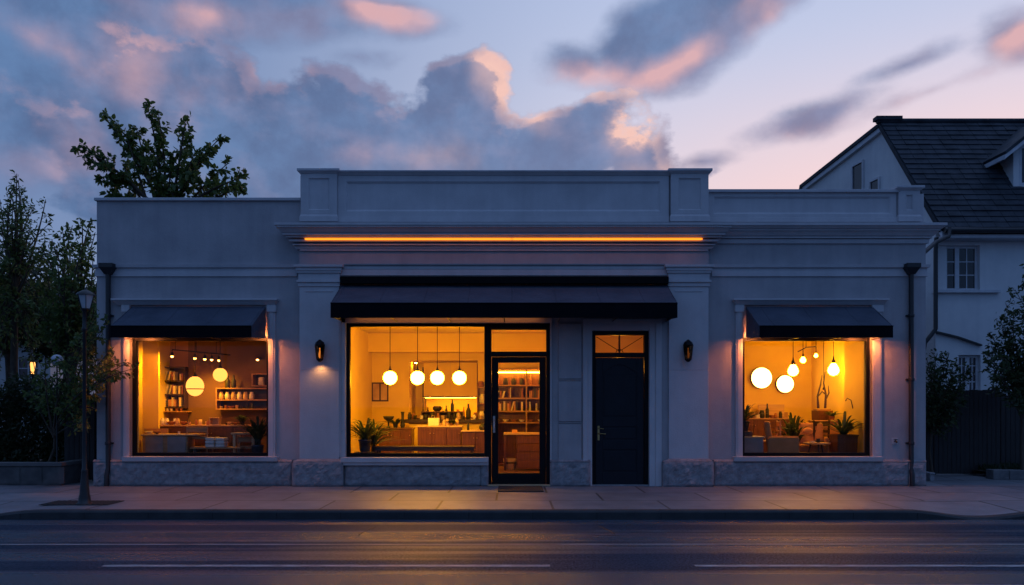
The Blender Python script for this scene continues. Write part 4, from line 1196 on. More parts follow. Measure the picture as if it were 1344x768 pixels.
hwin = (X(1232, Y1), X(1286, Y1), Z(381, Y1), Z(322, Y1)); hwin2 = (X(1258, Y1), X(1287, Y1), Z(515, Y1), Z(466, Y1))
hwin = tuple(hwin); 
wallgrid(hw, gx(18), XE, 0, 6.0, Y1, Y1 + .3, [hwin, hwin2])
# skewed end wall with its windows
def endpt(D, z, off=0): return (gx(D) + off, D - 14, z)
outline = [(18.05, 0), (18.05, 6.05), (19.92, 8.92), (23.8, 8.36), (24.28, 5.9), (24.28, 0)]
n = len(outline)
vs = [endpt(D, z) for D, z in outline] + [endpt(D, z, .3) for D, z in outline]
hw.add(vs, [tuple(range(n)), tuple(range(n, 2 * n))[::-1]] + [(i, n + i, n + (i + 1) % n, (i + 1) % n) for i in range(n)])
hw.box(gx(24.6), XE, 10.3, 10.6, 0, 5.9); hw.box(XE - .3, XE, 4.3, 10.3, 0, 6.0)
hw.build('wall', M['house_wall'], RH)
# roof: front slope as courses of tiles
def slope(mb, P0, P1, xl0, xl1, xr, rows, lap=.03, tw=.32):
    """courses from eave P0=(y,z) to ridge P1; left edge moves from xl0 to xl1"""
    r_ = random.Random(5)
    for j in range(rows):
        a, b = j / rows, (j + 1) / rows + .02
        ya_, za_ = P0[0] + (P1[0] - P0[0]) * a, P0[1] + (P1[1] - P0[1]) * a
        yb_, zb_ = P0[0] + (P1[0] - P0[0]) * b, P0[1] + (P1[1] - P0[1]) * b
        nrm = Vector((0, -(P1[1] - P0[1]), (P1[0] - P0[0]))).normalized()
        xa, xb = xl0 + (xl1 - xl0) * a, xl0 + (xl1 - xl0) * b
        x = xa; k = 0
        while x < xr:
            x2 = min(xr, x + tw)
            l = lap * r_.uniform(.75, 1.25)
            v = []
            for (xx, s) in ((x + .005, 0), (x2 - .005, 0)):
                sh = (xb - xa) if k == 0 and xx < x + .1 else 0
                v.append((xx, ya_ + nrm.y * l, za_ + nrm.z * l)); v.append((xx, ya_ - nrm.y * .01, za_ - nrm.z * .01)); v.append((xx + sh, yb_, zb_))
            mb.add(v, [(0, 3, 5, 2), (1, 4, 3, 0), (0, 2, 1), (3, 4, 5)])
            x = x2; k += 1
rt = MB()
slope(rt, (3.62, 5.70), (RG[1], RG[2]), gx(17.6) - .12, gx(19.92) - .12, XE, 21)
# under-deck, rear slopes and verge
def slab(mb, pts, t=.10):
    v = [Vector(p) for p in pts]; nn = (v[1] - v[0]).cross(v[2] - v[0]).normalized()
    if nn.z < 0: nn = -nn
    n_ = len(v); lo = [p - nn * t for p in v]; hi = [p for p in v]
    mb.add([tuple(p) for p in lo + hi], [tuple(range(n_))[::-1], tuple(range(n_, 2 * n_))] + [(i, (i + 1) % n_, n_ + (i + 1) % n_, n_ + i) for i in range(n_)])
o_ = -.14
slab(rt, [(gx(17.62) + o_, 3.64, 5.68), (XE, 3.64, 5.68), (XE, RG[1], RG[2] - .02), (RG[0] + o_, RG[1], RG[2] - .02)])
slab(rt, [(RG[0] + o_, RG[1] + .005, RG[2] - .02), (XE, RG[1] + .005, RG[2] - .02), (XE, CB[1], CB[2] + .06), (CB[0] + o_, CB[1], CB[2] + .06)])
slab(rt, [(CB[0] + o_, CB[1] + .005, CB[2] + .05), (XE, CB[1] + .005, CB[2] + .05), (XE, CE[1], CE[2]), (CE[0] + o_, CE[1], CE[2])])
rt.tube([(RG[0] + o_ - .05, RG[1], RG[2] + .02), (XE, RG[1], RG[2] + .02)], .075, 8)
rt.box(RG[0] + o_ - .1, RG[0] + .45, RG[1] - .1, RG[1] + .12, RG[2] + .03, RG[2] + .13)
roof_o = rt.build('roof', M['tiles'], RH)
fa = MB()
for (p, q) in (((gx(17.62), 3.66, 5.56), (RG[0], RG[1], RG[2] - .16)), ((RG[0], RG[1], RG[2] - .16), (CB[0], CB[1], CB[2] - .08)), ((CB[0], CB[1], CB[2] - .08), (CE[0], CE[1], CE[2] - .12))):
    v = [(p[0] - .1, p[1], p[2] - .09), (p[0] - .1, p[1], p[2] + .05), (q[0] - .1, q[1], q[2] + .05), (q[0] - .1, q[1], q[2] - .09)]
    fa.add(v + [(a + .14, b, c) for a, b, c in v], [(0, 1, 2, 3), (7, 6, 5, 4), (0, 4, 5, 1), (1, 5, 6, 2), (2, 6, 7, 3), (3, 7, 4, 0)])
fa.box(gx(17.7), XE, 3.66, 4.0, 5.48, 5.56)
fa.build('verge_board', M['white_paint'], RH)
gt = MB(); gt.tube([(gx(17.5) - .1, 3.58, 5.64), (XE, 3.58, 5.64)], .065, 10); gt.build('gutter', M['pipe'], RH)
def house_window(op, y, nh, nv, rec=.12):
    x0, x1, z0, z1 = op
    f = MB(); frame_rect(f, x0, x1, z0, z1, y + rec - .03, y + rec + .04, .06); xm = (x0 + x1) / 2
    f.box(xm - .05, xm + .05, y + rec - .035, y + rec + .035, z0 + .06, z1 - .06)
    for h0, h1 in ((x0 + .06, xm - .05), (xm + .05, x1 - .06)):
        f.box((h0 + h1) / 2 - .012, (h0 + h1) / 2 + .012, y + rec - .015, y + rec + .015, z0 + .06, z1 - .06)
        for k in range(1, nv): zq = z0 + .06 + (z1 - z0 - .12) * k / nv; f.box(h0, h1, y + rec - .014, y + rec + .014, zq - .012, zq + .012)
    wo_ = f.build('window', M['white_paint'], RH)
    p = MB(); p.box(x0 + .06, x1 - .06, y + rec + .0, y + rec + .01, z0 + .06, z1 - .06)
    p.build('pane', M['dark_glass'], wo_)
    s__ = MB(); s__.box(x0 - .12, x1 + .45 if nh == 1 else x1 + .12, y - .10, y + .1, z0 - .07, z0 - .002); s__.build('sill', M['white_paint'], wo_, bevel=.005)
house_window(hwin, Y1, 1, 3); house_window(hwin2, Y1, 2, 4)
# gable windows on the skewed wall
for (da, db, za, zb) in ((20.80, 21.25, 7.25, 8.30), (20.1, 20.45, 7.2, 7.62), (22.9, 23.4, 7.6, 8.0)):
    f = MB()
    def q4(d0, d1, z0_, z1_, off): return [(gx(d0) + off, d0 - 14, z0_), (gx(d1) + off, d1 - 14, z0_), (gx(d1) + off, d1 - 14, z1_), (gx(d0) + off, d0 - 14, z1_)]
    def bar(d0, d1, z0_, z1_, o0, o1):
        v = q4(d0, d1, z0_, z1_, o0) + q4(d0, d1, z0_, z1_, o1)
        f.add(v, [(0, 1, 2, 3), (7, 6, 5, 4), (0, 4, 5, 1), (1, 5, 6, 2), (2, 6, 7, 3), (3, 7, 4, 0)])
    bar(da - .05, da, za, zb, -.05, .02); bar(db, db + .05, za, zb, -.05, .02); bar(da - .05, db + .05, zb, zb + .05, -.05, .02); bar(da - .08, db + .08, za - .06, za, -.09, .02)
    wq = f.build('gable_window', M['white_paint'], RH)
    f = MB(); bar(da, db, za, zb, -.012, .0); f.build('pane', M['dark_glass'], wq)
# dormer
dx0, dx1, dz0, dz1, dy = X(1329, 4.45), X(1329, 4.45) + 1.9, 6.82, 7.95, 4.42
dm = MB()
def roof_y(z): return 3.62 + (z - 5.70) * (5.92 - 3.62) / (9.08 - 5.70)
dmx = (dx0 + dx1) / 2
for xx in (dx0, dx1 - .08):
    dm.prism([(dy, dz0), (dy, dz1), (roof_y(dz1) + .05, dz1), (roof_y(dz0) + .05, dz0)], xx, xx + .08, 'x')
dwn = (dx0 + .14, dx1 - .14, dz0 + .12, dz1 - .02)
wallgrid(dm, dx0 + .08, dx1 - .08, dz0, dz1, dy + .002, dy + .1, [dwn])
dm.prism([(dx0, dz1), (dx1, dz1), (dmx, dz1 + .75)], dy, dy + .1, 'y')
dmo = dm.build('dormer', M['house_wall'], RH)
f = MB(); frame_rect(f, *dwn, dy + .0, dy + .08, .07); f.box(dmx - .04, dmx + .04, dy + .01, dy + .07, dwn[2] + .07, dwn[3] - .07); f.build('dormer_window', M['white_paint'], dmo)
f = MB(); f.box(dwn[0] + .07, dwn[1] - .07, dy + .04, dy + .05, dwn[2] + .07, dwn[3] - .07); f.build('pane', M['dark_glass'], dmo)
dr_ = MB(); ov = .42; yr = dy - .32
for s__ in (-1, 1):
    ex = dmx + s__ * ((dx1 - dx0) / 2 + ov); ez = dz1 - ov * .75 / ((dx1 - dx0) / 2)
    rz = dz1 + .78 + .04
    slab(dr_, [(dmx, yr, rz), (ex, yr, ez + .06), (ex, roof_y(ez) + .1, ez + .06), (dmx, roof_y(rz) + .1, rz)], .07)
dr_.build('dormer_roof', M['tiles'], dmo)
f = MB()
for s__ in (-1, 1):
    ex = dmx + s__ * ((dx1 - dx0) / 2 + ov); ez = dz1 - ov * .75 / ((dx1 - dx0) / 2); rz = dz1 + .82
    v = [(dmx, yr + .01, rz - .09), (ex, yr + .01, ez - .03), (ex, yr + .01, ez - .13), (dmx, yr + .01, rz - .20)]
    f.add(v + [(a, b + .05, c) for a, b, c in v], [(0, 1, 2, 3), (7, 6, 5, 4), (0, 4, 5, 1), (1, 5, 6, 2), (2, 6, 7, 3), (3, 7, 4, 0)])
    f.box(min(ex, ex - s__ * .05), max(ex, ex - s__ * .05), yr + .06, roof_y(ez), ez - .12, ez - .015)
f.build('dormer_fascia', M['white_paint'], dmo)
# house pipes
pm = MB()
pm.tube([(X(1246, 3.55), 3.55, Z(300, 3.55)), (X(1245, 3.5), 3.5, Z(310, 3.5)), (X(1238, 3.0), 3.3, Z(318, 3.3)), (X(1218, 2.5), 2.6, Z(330, 2.6)), (X(1207, 2), 2.1, Z(338, 2)), (X(1205, 1.6), 1.7, Z(346, 1.6))], .05, 10)
pm.build('rainwater_pipe', M['pipe'], RH)
pm = MB(); yp = Y1 - .1
pm.tube([(X(1229, yp), yp, Z(312, yp)), (X(1228, yp), yp, Z(330, yp)), (X(1228, yp), yp, Z(432, yp)), (X(1222, yp), yp, Z(440, yp)), (X(1214, yp), yp, Z(450, yp)), (X(1212, yp), yp, Z(462, yp)), (X(1212, yp), yp, 0)], .05, 10)
pm.build('rainwater_pipe', M['pipe'], RH)
pm = MB(); pm.prism([(X(1229, yp), Z(434, yp)), (X(1258, yp), Z(441, yp)), (X(1290, yp), Z(452, yp)), (X(1290, yp), Z(454, yp)), (X(1258, yp), Z(443.5, yp)), (X(1229, yp), Z(436.5, yp))], yp + .02, yp + .1, 'y')
pm.build('canopy_edge', M['pipe'], RH)

# fence, gate, wall, shrubs on the right
yf_ = 2.2
board_fence('garden_gate', 'tall dark board gate between the shop and the tree on the right', X(1226, yf_), X(1313, yf_), yf_, 0.0, Z(512, yf_), 15, 'gate', seed=4)
board_fence('board_fence', 'lower dark board fence at the right edge, behind the young tree', X(1314, yf_ + .5), X(1500, yf_ + .5), yf_ + .5, 0, Z(519, yf_ + .5), 30, seed=6)
board_fence('board_fence', 'narrow dark fence strip right against the shop corner', X(1207, 1.9), X(1225, 1.9), 1.9, 0, Z(530, 1.9), 4, seed=8)
t = thing('garden_wall', 'low stone garden edging wall at the right edge behind the driveway', 'wall', (X(1330, 1.2), 1.2, 0))
gw = MB()
r_ = random.Random(3)
xx = X(1304, 1.2)
while xx < X(1480, 1.2):
    l = r_.uniform(.28, .5); gw.box(xx, xx + l - .012, 1.2 + r_.uniform(-.01, .01), 1.45, 0, .20 + r_.uniform(-.01, .01)); xx += l
gw.build('stones', surf('edging_stone', (.16, .16, .165), .9, (.09, .09, .10), 7, .6, 40), t, bevel=.015)
gr_ = np.random.default_rng(5)
n = 2600; P = np.stack([gr_.uniform(X(1302, 1.7), X(1480, 1.7), n), gr_.uniform(1.46, 2.6, n), np.full(n, .10)], 1)
bd = sheet('garden_bed', X(1304, 1.45), 14, 1.46, 2.65, .12, M['soil']); struct(bd)
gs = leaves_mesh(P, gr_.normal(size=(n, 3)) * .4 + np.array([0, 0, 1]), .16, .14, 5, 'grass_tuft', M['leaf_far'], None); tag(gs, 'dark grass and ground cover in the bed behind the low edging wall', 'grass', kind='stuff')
t = thing('stone_block', 'small stone block on the ground right of the shop corner', 'stone', (X(1221, 1), 1, 0))
mb = MB(); mb.box(X(1217, 1.0), X(1223, 1.0), .9, 1.2, 0, .13); mb.build('block', M['granite'], t, bevel=.015)
mb = MB(); mb.box(X(1216.5, 1.0), X(1223.5, 1.0), .89, 1.21, .13, .17); mb.build('cap', M['granite'], t, bevel=.01)
SH = [(1216, 470), (1230, 463), (1245, 465), (1258, 478), (1268, 490), (1262, 505), (1250, 495), (1235, 485), (1222, 490), (1215, 510), (1230, 515), (1248, 518), (1260, 525), (1220, 535), (1238, 540), (1250, 548), (1215, 555), (1228, 560), (1240, 472), (1272, 484)]
tree('garden_shrub', 'dark leafy shrub hanging over the gate beside the right shop corner', (X(1224, 1.75), 1.75, 0), 1.1, tp(SH, 1.65, .3, 3), leaf=.085, twigs=10, per=15, twig_len=.32, r0=.03, mat='leaf_dark', seed=41, start=.2, spread=.2, cat='shrub')
ST = [(1296, 462), (1302, 440), (1312, 415), (1320, 398), (1332, 380), (1342, 366), (1355, 352), (1370, 372), (1322, 430), (1308, 455), (1300, 478), (1318, 470), (1335, 455), (1345, 430), (1350, 400), (1330, 410), (1365, 420), (1375, 455), (1360, 475), (1340, 485), (1325, 495), (1310, 490), (1352, 510), (1335, 520), (1345, 535), (1372, 500), (1390, 430)]
tree('small_tree', 'small street-side tree with thin trunk at the right edge', (X(1342, 1.3), 1.3, .1), 1.35, tp(ST, 1.2, .45, 5), leaf=.09, twigs=11, per=15, twig_len=.36, r0=.03, mat='leaf_dark', seed=43, start=.3, spread=.18)
# dim background greenery behind the gate
xg = X(1390, 7)

# ------------------------------------------------------------------ interiors
def pendant(name, label, x, y, zc, r, ceil, mat, cap=.05, capz=.07, group=None, sz=1.0, band=False, teardrop=False, cordr=.008):
    t = thing(name, label, 'pendant lamp', (x, y, zc), group)
    g_ = MB()
    if teardrop:
        g_.lathe([(.004, -r), (r * .6, -r * .82), (r * .95, -r * .35), (r, .0), (r * .85, r * .5), (r * .5, r * 1.1), (r * .3, r * 1.35)], (x, y, zc), 20)
        tz = zc + r * 1.35
    else:
        g_.sphere((x, y, zc), r, 24, 14, sz); tz = zc + r * sz * .97
    g_.build('globe', mat, t)
    c_ = MB(); c_.lathe([(cap, 0), (cap * .8, capz * .5), (cap * .35, capz), (.01, capz + .05)], (x, y, tz - .012), 14); c_.build('cap', M['metal'], t)
    d_ = MB(); d_.tube([(x, y, tz + .03), (x, y, ceil)], cordr, 6); d_.build('cord', M['metal'], t)
    e_ = MB(); e_.lathe([(.05, -.02), (.055, 0)], (x, y, ceil - .002), 14); e_.build('ceiling_rose', M['metal'], t)
    if band:
        b_ = MB(); b_.lathe([(r * .99, -.012), (r * 1.012, -.012), (r * 1.012, .012), (r * .99, .012)], (x, y, zc - r * .32), 24, False, .96, .96); b_.build('band', M['metal'], t)
    return t
for px, lab in ((512, 'globe pendant nearest the plant, leftmost of the four in the middle window'), (548, 'second globe pendant from the left in the middle window'),
                (574, 'third globe pendant from the left in the middle window'), (603, 'globe pendant nearest the glazed door, rightmost of the four')):
    pendant('globe_pendant', lab, X(px, 1.5), 1.5, Z(496, 1.5), .142, ZC, M['globe'], group='globe pendants in the middle window')
# left room lamps
pendant('paper_pendant', 'large oval pendant with a dark band in the left window', X(256, 1.0), 1.0, Z(507, 1.0), .172, 3.2, M['globe_soft'], sz=1.16, band=True)
pendant('paper_pendant', 'round glowing pendant right of the banded one in the left window', X(289, 1.0), 1.0, Z(492, 1.0), .138, 3.2, M['globe_soft'])
t = thing('track_light', 'black ceiling track with small warm spotlights in the left window', 'track light', (X(255, 1.4), 1.4, 2.6))
tk = MB(); pa, pb = Vector((X(226, 1.2), 1.2, Z(459, 1.2))), Vector((X(302, 2.1), 2.1, Z(466, 2.1)))
tk.tube([pa, pb], .014, 6); 
for k in (0.05, .4, .75): p = pa.lerp(pb, k); tk.tube([p, (p.x, p.y, 3.2)], .006, 5)
tk.build('track', M['metal'], t)
for i, (px, py) in enumerate(((226, 469), (252, 467), (264, 469), (272, 471), (282, 472))):
    k = [0, .38, .55, .67, .8][i]; p = pa.lerp(pb, k)
    h_ = MB(); h_.tube([p, (p.x, p.y, p.z - .06)], .008, 6); h_.lathe([(.035, -.13), (.03, -.08), (.018, -.05)], tuple(p), 10); ho = h_.build('spot_head', M['metal'], t)
    g_ = MB(); g_.sphere((p.x, p.y - .005, p.z - .135), .028, 12, 8); g_.build('spot_bulb', M['spot'], ho)
    ld = bpy.data.lights.new('spot_light', 'SPOT'); ld.energy = (95 if i == 0 else 55); ld.color = (1, .40, .015); ld.spot_size = R(130); ld.spot_blend = 1; ld.shadow_soft_size = .03
    lo = bpy.data.objects.new('spot_light', ld); col.objects.link(lo); lo.parent = t
    lo.location = Vector((p.x, p.y - .01, p.z - .17)) - Vector(t.location)
    lo.rotation_euler = (Vector((-1.0 if i == 0 else -.15, .15, -1 if i else -.7))).to_track_quat('-Z', 'Y').to_euler()
x, y, z = X(338, 2.2), 2.2, Z(472.5, 2.2)
t = thing('wall_spot', 'tiny bright spotlight on the brown wall right in the left window', 'spotlight', (x, y, z))
mb = MB(); mb.sphere((x, y, z), .03, 12, 8, .6); mb.build('bulb', M['spot'], t)
mb = MB(); mb.box(x - .05, x + .05, y - .01, 2.34, z + .02, z + .035); mb.build('plate', M['metal'], t)

def shelfbox(name, label, x0, x1, y0, y1, z0, z1, shelves, mat, cat='shelf', div=(), back=True, t=.025, backmat=None):
    th = thing(name, label, cat, ((x0 + x1) / 2, (y0 + y1) / 2, z0))
    c_ = MB(); c_.box(x0, x0 + t, y0, y1, z0, z1); c_.box(x1 - t, x1, y0, y1, z0, z1)
    for dx in div: c_.box(dx - t / 2, dx + t / 2, y0 + .003, y1, z0 + t, z1 - t)
    c_.box(x0 + t, x1 - t, y0 + .001, y1, z1 - t, z1); c_.box(x0 + t, x1 - t, y0 + .001, y1, z0, z0 + t)
    c_.build('case', mat, th, bevel=.003)
    for z_ in shelves:
        s__ = MB(); s__.box(x0 + t, x1 - t, y0 + .004, y1 - .02, z_ - t / 2, z_ + t / 2); s__.build('shelf_board', mat, th)
    if back: b__ = MB(); b__.box(x0 + t, x1 - t, y1 - .015, y1 - .004, z0 + t, z1 - t); b__.build('back_panel', backmat or mat, th)
    return th
def books(x0, x1, y, z, hmax, seed, label, group, fill=.8):
    r_ = random.Random(seed); x = x0 + .01
    while x < x1 - .04:
        w_ = r_.uniform(.018, .05); h_ = hmax * r_.uniform(.6, .95); d_ = r_.uniform(.13, .18)
        if r_.random() > fill: x += r_.uniform(.03, .12); continue
        m_ = MB(); m_.box(x, x + w_, y, y + d_, z, z + h_)
        if r_.random() < .2:
            lean = .05
            m_.v = [(a + (c - z) * .25, b, c) for a, b, c in m_.v]; x += .04
        o = m_.build('book', r_.choice(M['books']), None, bevel=.002)
        tag(o, label, 'book', group)
        x += w_ + .003
def vase(name, label, x, y, z, prof, mat, cat='vase', group=None):
    m_ = MB(); m_.lathe(prof, (x, y, z), 16); o = m_.build(name, mat); return tag(o, label, cat, group)
JAR = [(.035, 0), (.045, .02), (.045, .09), (.03, .12), (.032, .14)]
BOT = [(.03, 0), (.034, .02), (.034, .14), (.014, .19), (.013, .25)]
BOWL = [(.03, 0), (.05, .01), (.10, .06), (.105, .07)]
CUP = [(.025, 0), (.035, .01), (.04, .08)]
def cabinet(name, label, x0, x1, y0, y1, z0, z1, nd, mat, topmat=None, cat='cabinet', drawers=0, knob=True):
    th = thing(name, label, cat, ((x0 + x1) / 2, (y0 + y1) / 2, z0))
    c_ = MB(); c_.box(x0, x1, y0 + .02, y1, z0 + .06, z1 - .03); c_.box(x0 + .03, x1 - .03, y0 + .06, y1, z0, z0 + .06); c_.build('carcase', mat, th, bevel=.004)
    tpm = MB(); tpm.box(x0 - .02, x1 + .02, y0 - .02, y1 + .01, z1 - .03, z1); tpm.build('worktop', topmat or mat, th, bevel=.005)
    w_ = (x1 - x0) / max(nd, 1)
    for k in range(nd):
        d_ = MB(); a, b = x0 + k * w_ + .006, x0 + (k + 1) * w_ - .006; za, zb = z0 + .07, z1 - .045
        d_.box(a, b, y0 + .004, y0 + .019, za, zb)
        f_ = .05; d_.box(a, a + f_, y0 - .006, y0 + .004, za, zb); d_.box(b - f_, b, y0 - .006, y0 + .004, za, zb); d_.box(a + f_, b - f_, y0 - .005, y0 + .004, za, za + f_); d_.box(a + f_, b - f_, y0 - .005, y0 + .004, zb - f_, zb)
        do = d_.build('door', mat, th, bevel=.003)
        kx_ = b - .03 if k % 2 == 0 else a + .03
        k_ = MB(); k_.sphere((kx_, y0 - .018, zb - .12), .012, 8, 6); k_.build('knob', M['brass'], do)
    for k in range(drawers):
        h_ = (z1 - z0 - .12) / drawers; za = z0 + .07 + k * h_
        d_ = MB(); d_.box(x0 + .01, x1 - .01, y0 + .0, y0 + .019, za + .006, za + h_ - .006); do = d_.build('drawer', mat, th, bevel=.004)
        k_ = MB(); k_.box((x0 + x1) / 2 - .05, (x0 + x1) / 2 + .05, y0 - .02, y0 - .0, za + h_ * .55, za + h_ * .6); k_.build('pull', M['brass'], do)
    return th
def table(name, label, x0, x1, y0, y1, z, mat, th_=.035, cat='table', shelf=None):
    t = thing(name, label, cat, ((x0 + x1) / 2, (y0 + y1) / 2, 0.022))
    m_ = MB(); m_.box(x0, x1, y0, y1, z - th_, z); m_.build('tabletop', mat, t, bevel=.006)
    for (a, b) in ((x0 + .03, y0 + .03), (x1 - .08, y0 + .03), (x0 + .03, y1 - .08), (x1 - .08, y1 - .08)):
        l_ = MB(); l_.frus((a + .008, a + .042, b + .008, b + .042, .022), (a, a + .05, b, b + .05, z - th_)); l_.build('leg', mat, t)
    if shelf: m_ = MB(); m_.box(x0 + .05, x1 - .05, y0 + .05, y1 - .05, shelf, shelf + .02); m_.build('lower_shelf', mat, t)
    return t
def palm(name, label, x, y, z, H, n, spread, potr, poth, potmat, seed, lw=.035, square=False, cat='potted plant', stem=.0, mat='leaf_room', arch=1.0):
    r_ = random.Random(seed); H *= 1.25; spread *= 1.75; lw *= .95; n = int(n * 1.5)
    t = thing(name, label, cat, (x, y, z))
    p = MB()
    if square: p.frus((x - potr * .9, x + potr * .9, y - potr * .9, y + potr * .9, z), (x - potr, x + potr, y - potr, y + potr, z + poth)); p.box(x - potr - .012, x + potr + .012, y - potr - .012, y + potr + .012, z + poth - .03, z + poth)
    else: p.lathe([(potr * .7, 0), (potr * .95, poth * .9), (potr, poth * .9), (potr, poth), (potr * .85, poth), (potr * .8, poth * .92)], (x, y, z), 20)
    p.build('pot', potmat, t)
    L_ = MB(); z0_ = z + poth
    st = MB()
    for k in range(n):
        a = r_.uniform(0, 2 * PI); out = r_.uniform(.25, 1) * spread; h_ = H * r_.uniform(.55, 1.0) * (1.05 - .45 * out / spread)
        s0 = stem * r_.uniform(.5, 1)
        bx0 = x + r_.normalvariate(0, .02); by0 = y + r_.normalvariate(0, .02)
        pts = []
        for j in range(7):
            s = j / 6
            pts.append(Vector((bx0 + math.cos(a) * out * s, by0 + math.sin(a) * out * s, z0_ - .02 + s0 + h_ * (1.5 * s - .75 * arch * s * s * (1 + .3 * out / spread)))))
        side = Vector((-math.sin(a), math.cos(a), 0))
        v = []
        for j, q in enumerate(pts):
            s = j / 6; ww = lw * math.sin(PI * min(1, .12 + s * .88)) ** .7 * .5 + .001
            v += [q - side * ww, q + Vector((0, 0, -.25 * ww)), q + side * ww]
        L_.add(v, [(j * 3 + i, j * 3 + i + 1, j * 3 + i + 4, j * 3 + i + 3) for j in range(6) for i in range(2)], True)
        if stem: st.tube([(bx0, by0, z0_ - .03), (bx0, by0, z0_ + s0)], .008, 5)
    L_.build('leaves', M[mat], t)
    if stem: st.build('stem', M['bark'], t)
    s__ = MB(); s__.lathe([(potr * .5, 0), (potr * .84, .0), (potr * .8, .01)], (x, y, z + poth * .92), 12); s__.build('soil', M['soil'], t)
    return t
FZ = .022
PZ = .32
# ---- left room furniture
xs0, xs1 = X(209, 2.1), X(241, 2.1)
shelfbox('bookcase', 'narrow dark bookcase on the back wall in the left window', xs0, xs1, 2.16, 2.42, Z(536, 2.1), Z(481, 2.1), [Z(500, 2.1), Z(518, 2.1)], M['wood_dark'])
for k, (pz, s) in enumerate(((518, 3), (534.5, 4), (500, 6))):
    books(xs0 + .03, xs1 - .05, 2.2, Z(pz, 2.1) + .016, .22, s, 'book standing in the narrow dark bookcase in the left window', 'books in the left bookcase', .75)
x0, x1 = X(281, 2.0), X(352, 2.0)
shelfbox('wall_shelf', 'long oak wall shelf with glass jars right in the left window', x0, x1, 2.08, 2.335, Z(538, 2.0), Z(509, 2.0), [Z(525, 2.0)], M['wood'], backmat=M['wood_dark'])
shelfbox('wall_shelf', 'small upper shelf box above the long oak shelf in the left window', X(328, 2.0), X(356, 2.0), 2.10, 2.335, Z(507, 2.0), Z(490, 2.0), [], M['wood'], backmat=M['wood_dark'])
for k in range(6):
    vase('jar', 'pale glass jar in the row on the long oak shelf in the left window', X(289 + k * 8, 2.1), 2.16, Z(525, 2.0) + .014, [(a * 1.15, b * 1.15) for a, b in JAR], M['white'] if k % 2 else M['wood_pale'], 'jar', 'jars on the long oak shelf')
for k, px in enumerate((298, 306)):
    vase('bottle', 'dark bottle standing on top of the long oak shelf in the left window', X(px, 2.15), 2.18, Z(509, 2.0), [(a * 1.5, b * 1.1) for a, b in BOT], M['black_pot'], 'bottle', 'bottles on the oak shelf')
vase('canister', 'pale canister in the small upper shelf box in the left window', X(341, 2.1), 2.2, Z(507, 2.0) + .028, [(.06, 0), (.065, .02), (.065, .15), (.05, .17)], M['white'], 'canister')
# picture and small wall shelf
tag(MB().box(X(212, 2.0), X(243, 2.0), 2.1, 2.4, Z(541, 2), Z(539.5, 2)).build('ledge', M['wood'], None), 'thin oak ledge under the bookcase in the left window', 'shelf')
for k, (px, c_) in enumerate(((216, 'white'), (221, 'white'), (228, 'clay'), (234, 'clay'))):
    vase('cup', 'small cup on the thin ledge under the bookcase', X(px, 2.05), 2.2, Z(539.5, 2), [(a * .8, b * .9) for a, b in CUP], M[c_], 'cup', 'cups on the thin ledge')
# counter (back), table in front
cabinet('counter', 'long wooden counter across the left window room', X(192, 1.35), X(334, 1.35), 1.30, 1.78, FZ, Z(558, 1.35), 5, M['wood_red'], M['wood'])
zc_ = Z(558, 1.35)
for k, (px, nm, pr, mt_, lb) in enumerate(((197, 'vase', BOT, 'black_pot', 'dark vase with a yellow leaf at the left end of the counter'),
                                     (213, 'jar', JAR, 'white', 'white jar beside the vase on the counter'), (225, 'bowl', BOWL, 'clay', 'clay bowl on the left part of the counter'),
                                     (233, 'jar', JAR, 'wood_pale', 'pale jar right of the clay bowl on the counter'), (263, 'candle', [(.035, 0), (.035, .11), (.005, .112)], 'wood_pale', 'pale pillar candle in the middle of the counter'), (219, 'jar', JAR, 'white', 'small pale pot between jar and bowl on the counter'))):
    vase(nm, lb, X(px, 1.5), 1.5, zc_, pr, M[mt_], nm)
r_ = np.random.default_rng(2)
n_ = 16; P = np.tile(np.array([[X(197, 1.5), 1.5, zc_ + .25]]), (n_, 1)); 
lv = leaves_mesh(P, r_.normal(size=(n_, 3)) * .7 + np.array([.2, 0, .8]), .26, .5, 2, 'leafy_sprig', leafmat('yellow_leaf', (.35, .32, .06), (.22, .22, .04)), None); tag(lv, 'yellow-green leafy sprig standing in the dark vase on the counter', 'sprig')
t = thing('box', 'small open pale wooden box on the counter in the left window', 'box', (X(283, 1.5), 1.5, zc_))
mb = MB(); a, b = X(277, 1.5), X(289, 1.5); mb.box(a, a + .012, 1.42, 1.55, zc_, zc_ + .14); mb.box(b - .012, b, 1.42, 1.55, zc_, zc_ + .14); mb.box(a + .012, b - .012, 1.54, 1.55, zc_, zc_ + .14); mb.box(a + .012, b - .012, 1.421, 1.539, zc_, zc_ + .012); mb.box(a - .005, b + .005, 1.41, 1.56, zc_ + .14, zc_ + .15); mb.build('carcase', M['wood_pale'], t)
# sofa-like bench with grey panels
t = thing('display_unit', 'low grey-fronted display unit with wooden top at lower left in the left window', 'display unit', (X(215, .75), .75, FZ))
za = Z(570, .7); a, b = X(187, .7), X(246, .7)
mb = MB(); mb.box(a, b, .70, 1.05, FZ, za - .03); mb.build('carcase', M['wood'], t, bevel=.005)
for (p, q) in ((191, 214), (220, 244)): mb = MB(); mb.box(X(p, .7), X(q, .7), .685, .70, .35, za - .04); mb.build('grey_panel', M['grey_fabric'], t, bevel=.006)
mb = MB(); mb.box(a - .02, X(260, .7), .66, 1.08, za - .03, za); mb.build('top', M['wood_pale'], t, bevel=.005)
mb = MB(); mb.box(X(183, .9), X(194, .9), 1.09, 1.15, FZ, Z(563, .9)); mb.box(X(194, .9), X(214, .9), 1.09, 1.13, FZ, Z(563, .9)); mb.build('back_panel', M['wood'], t)
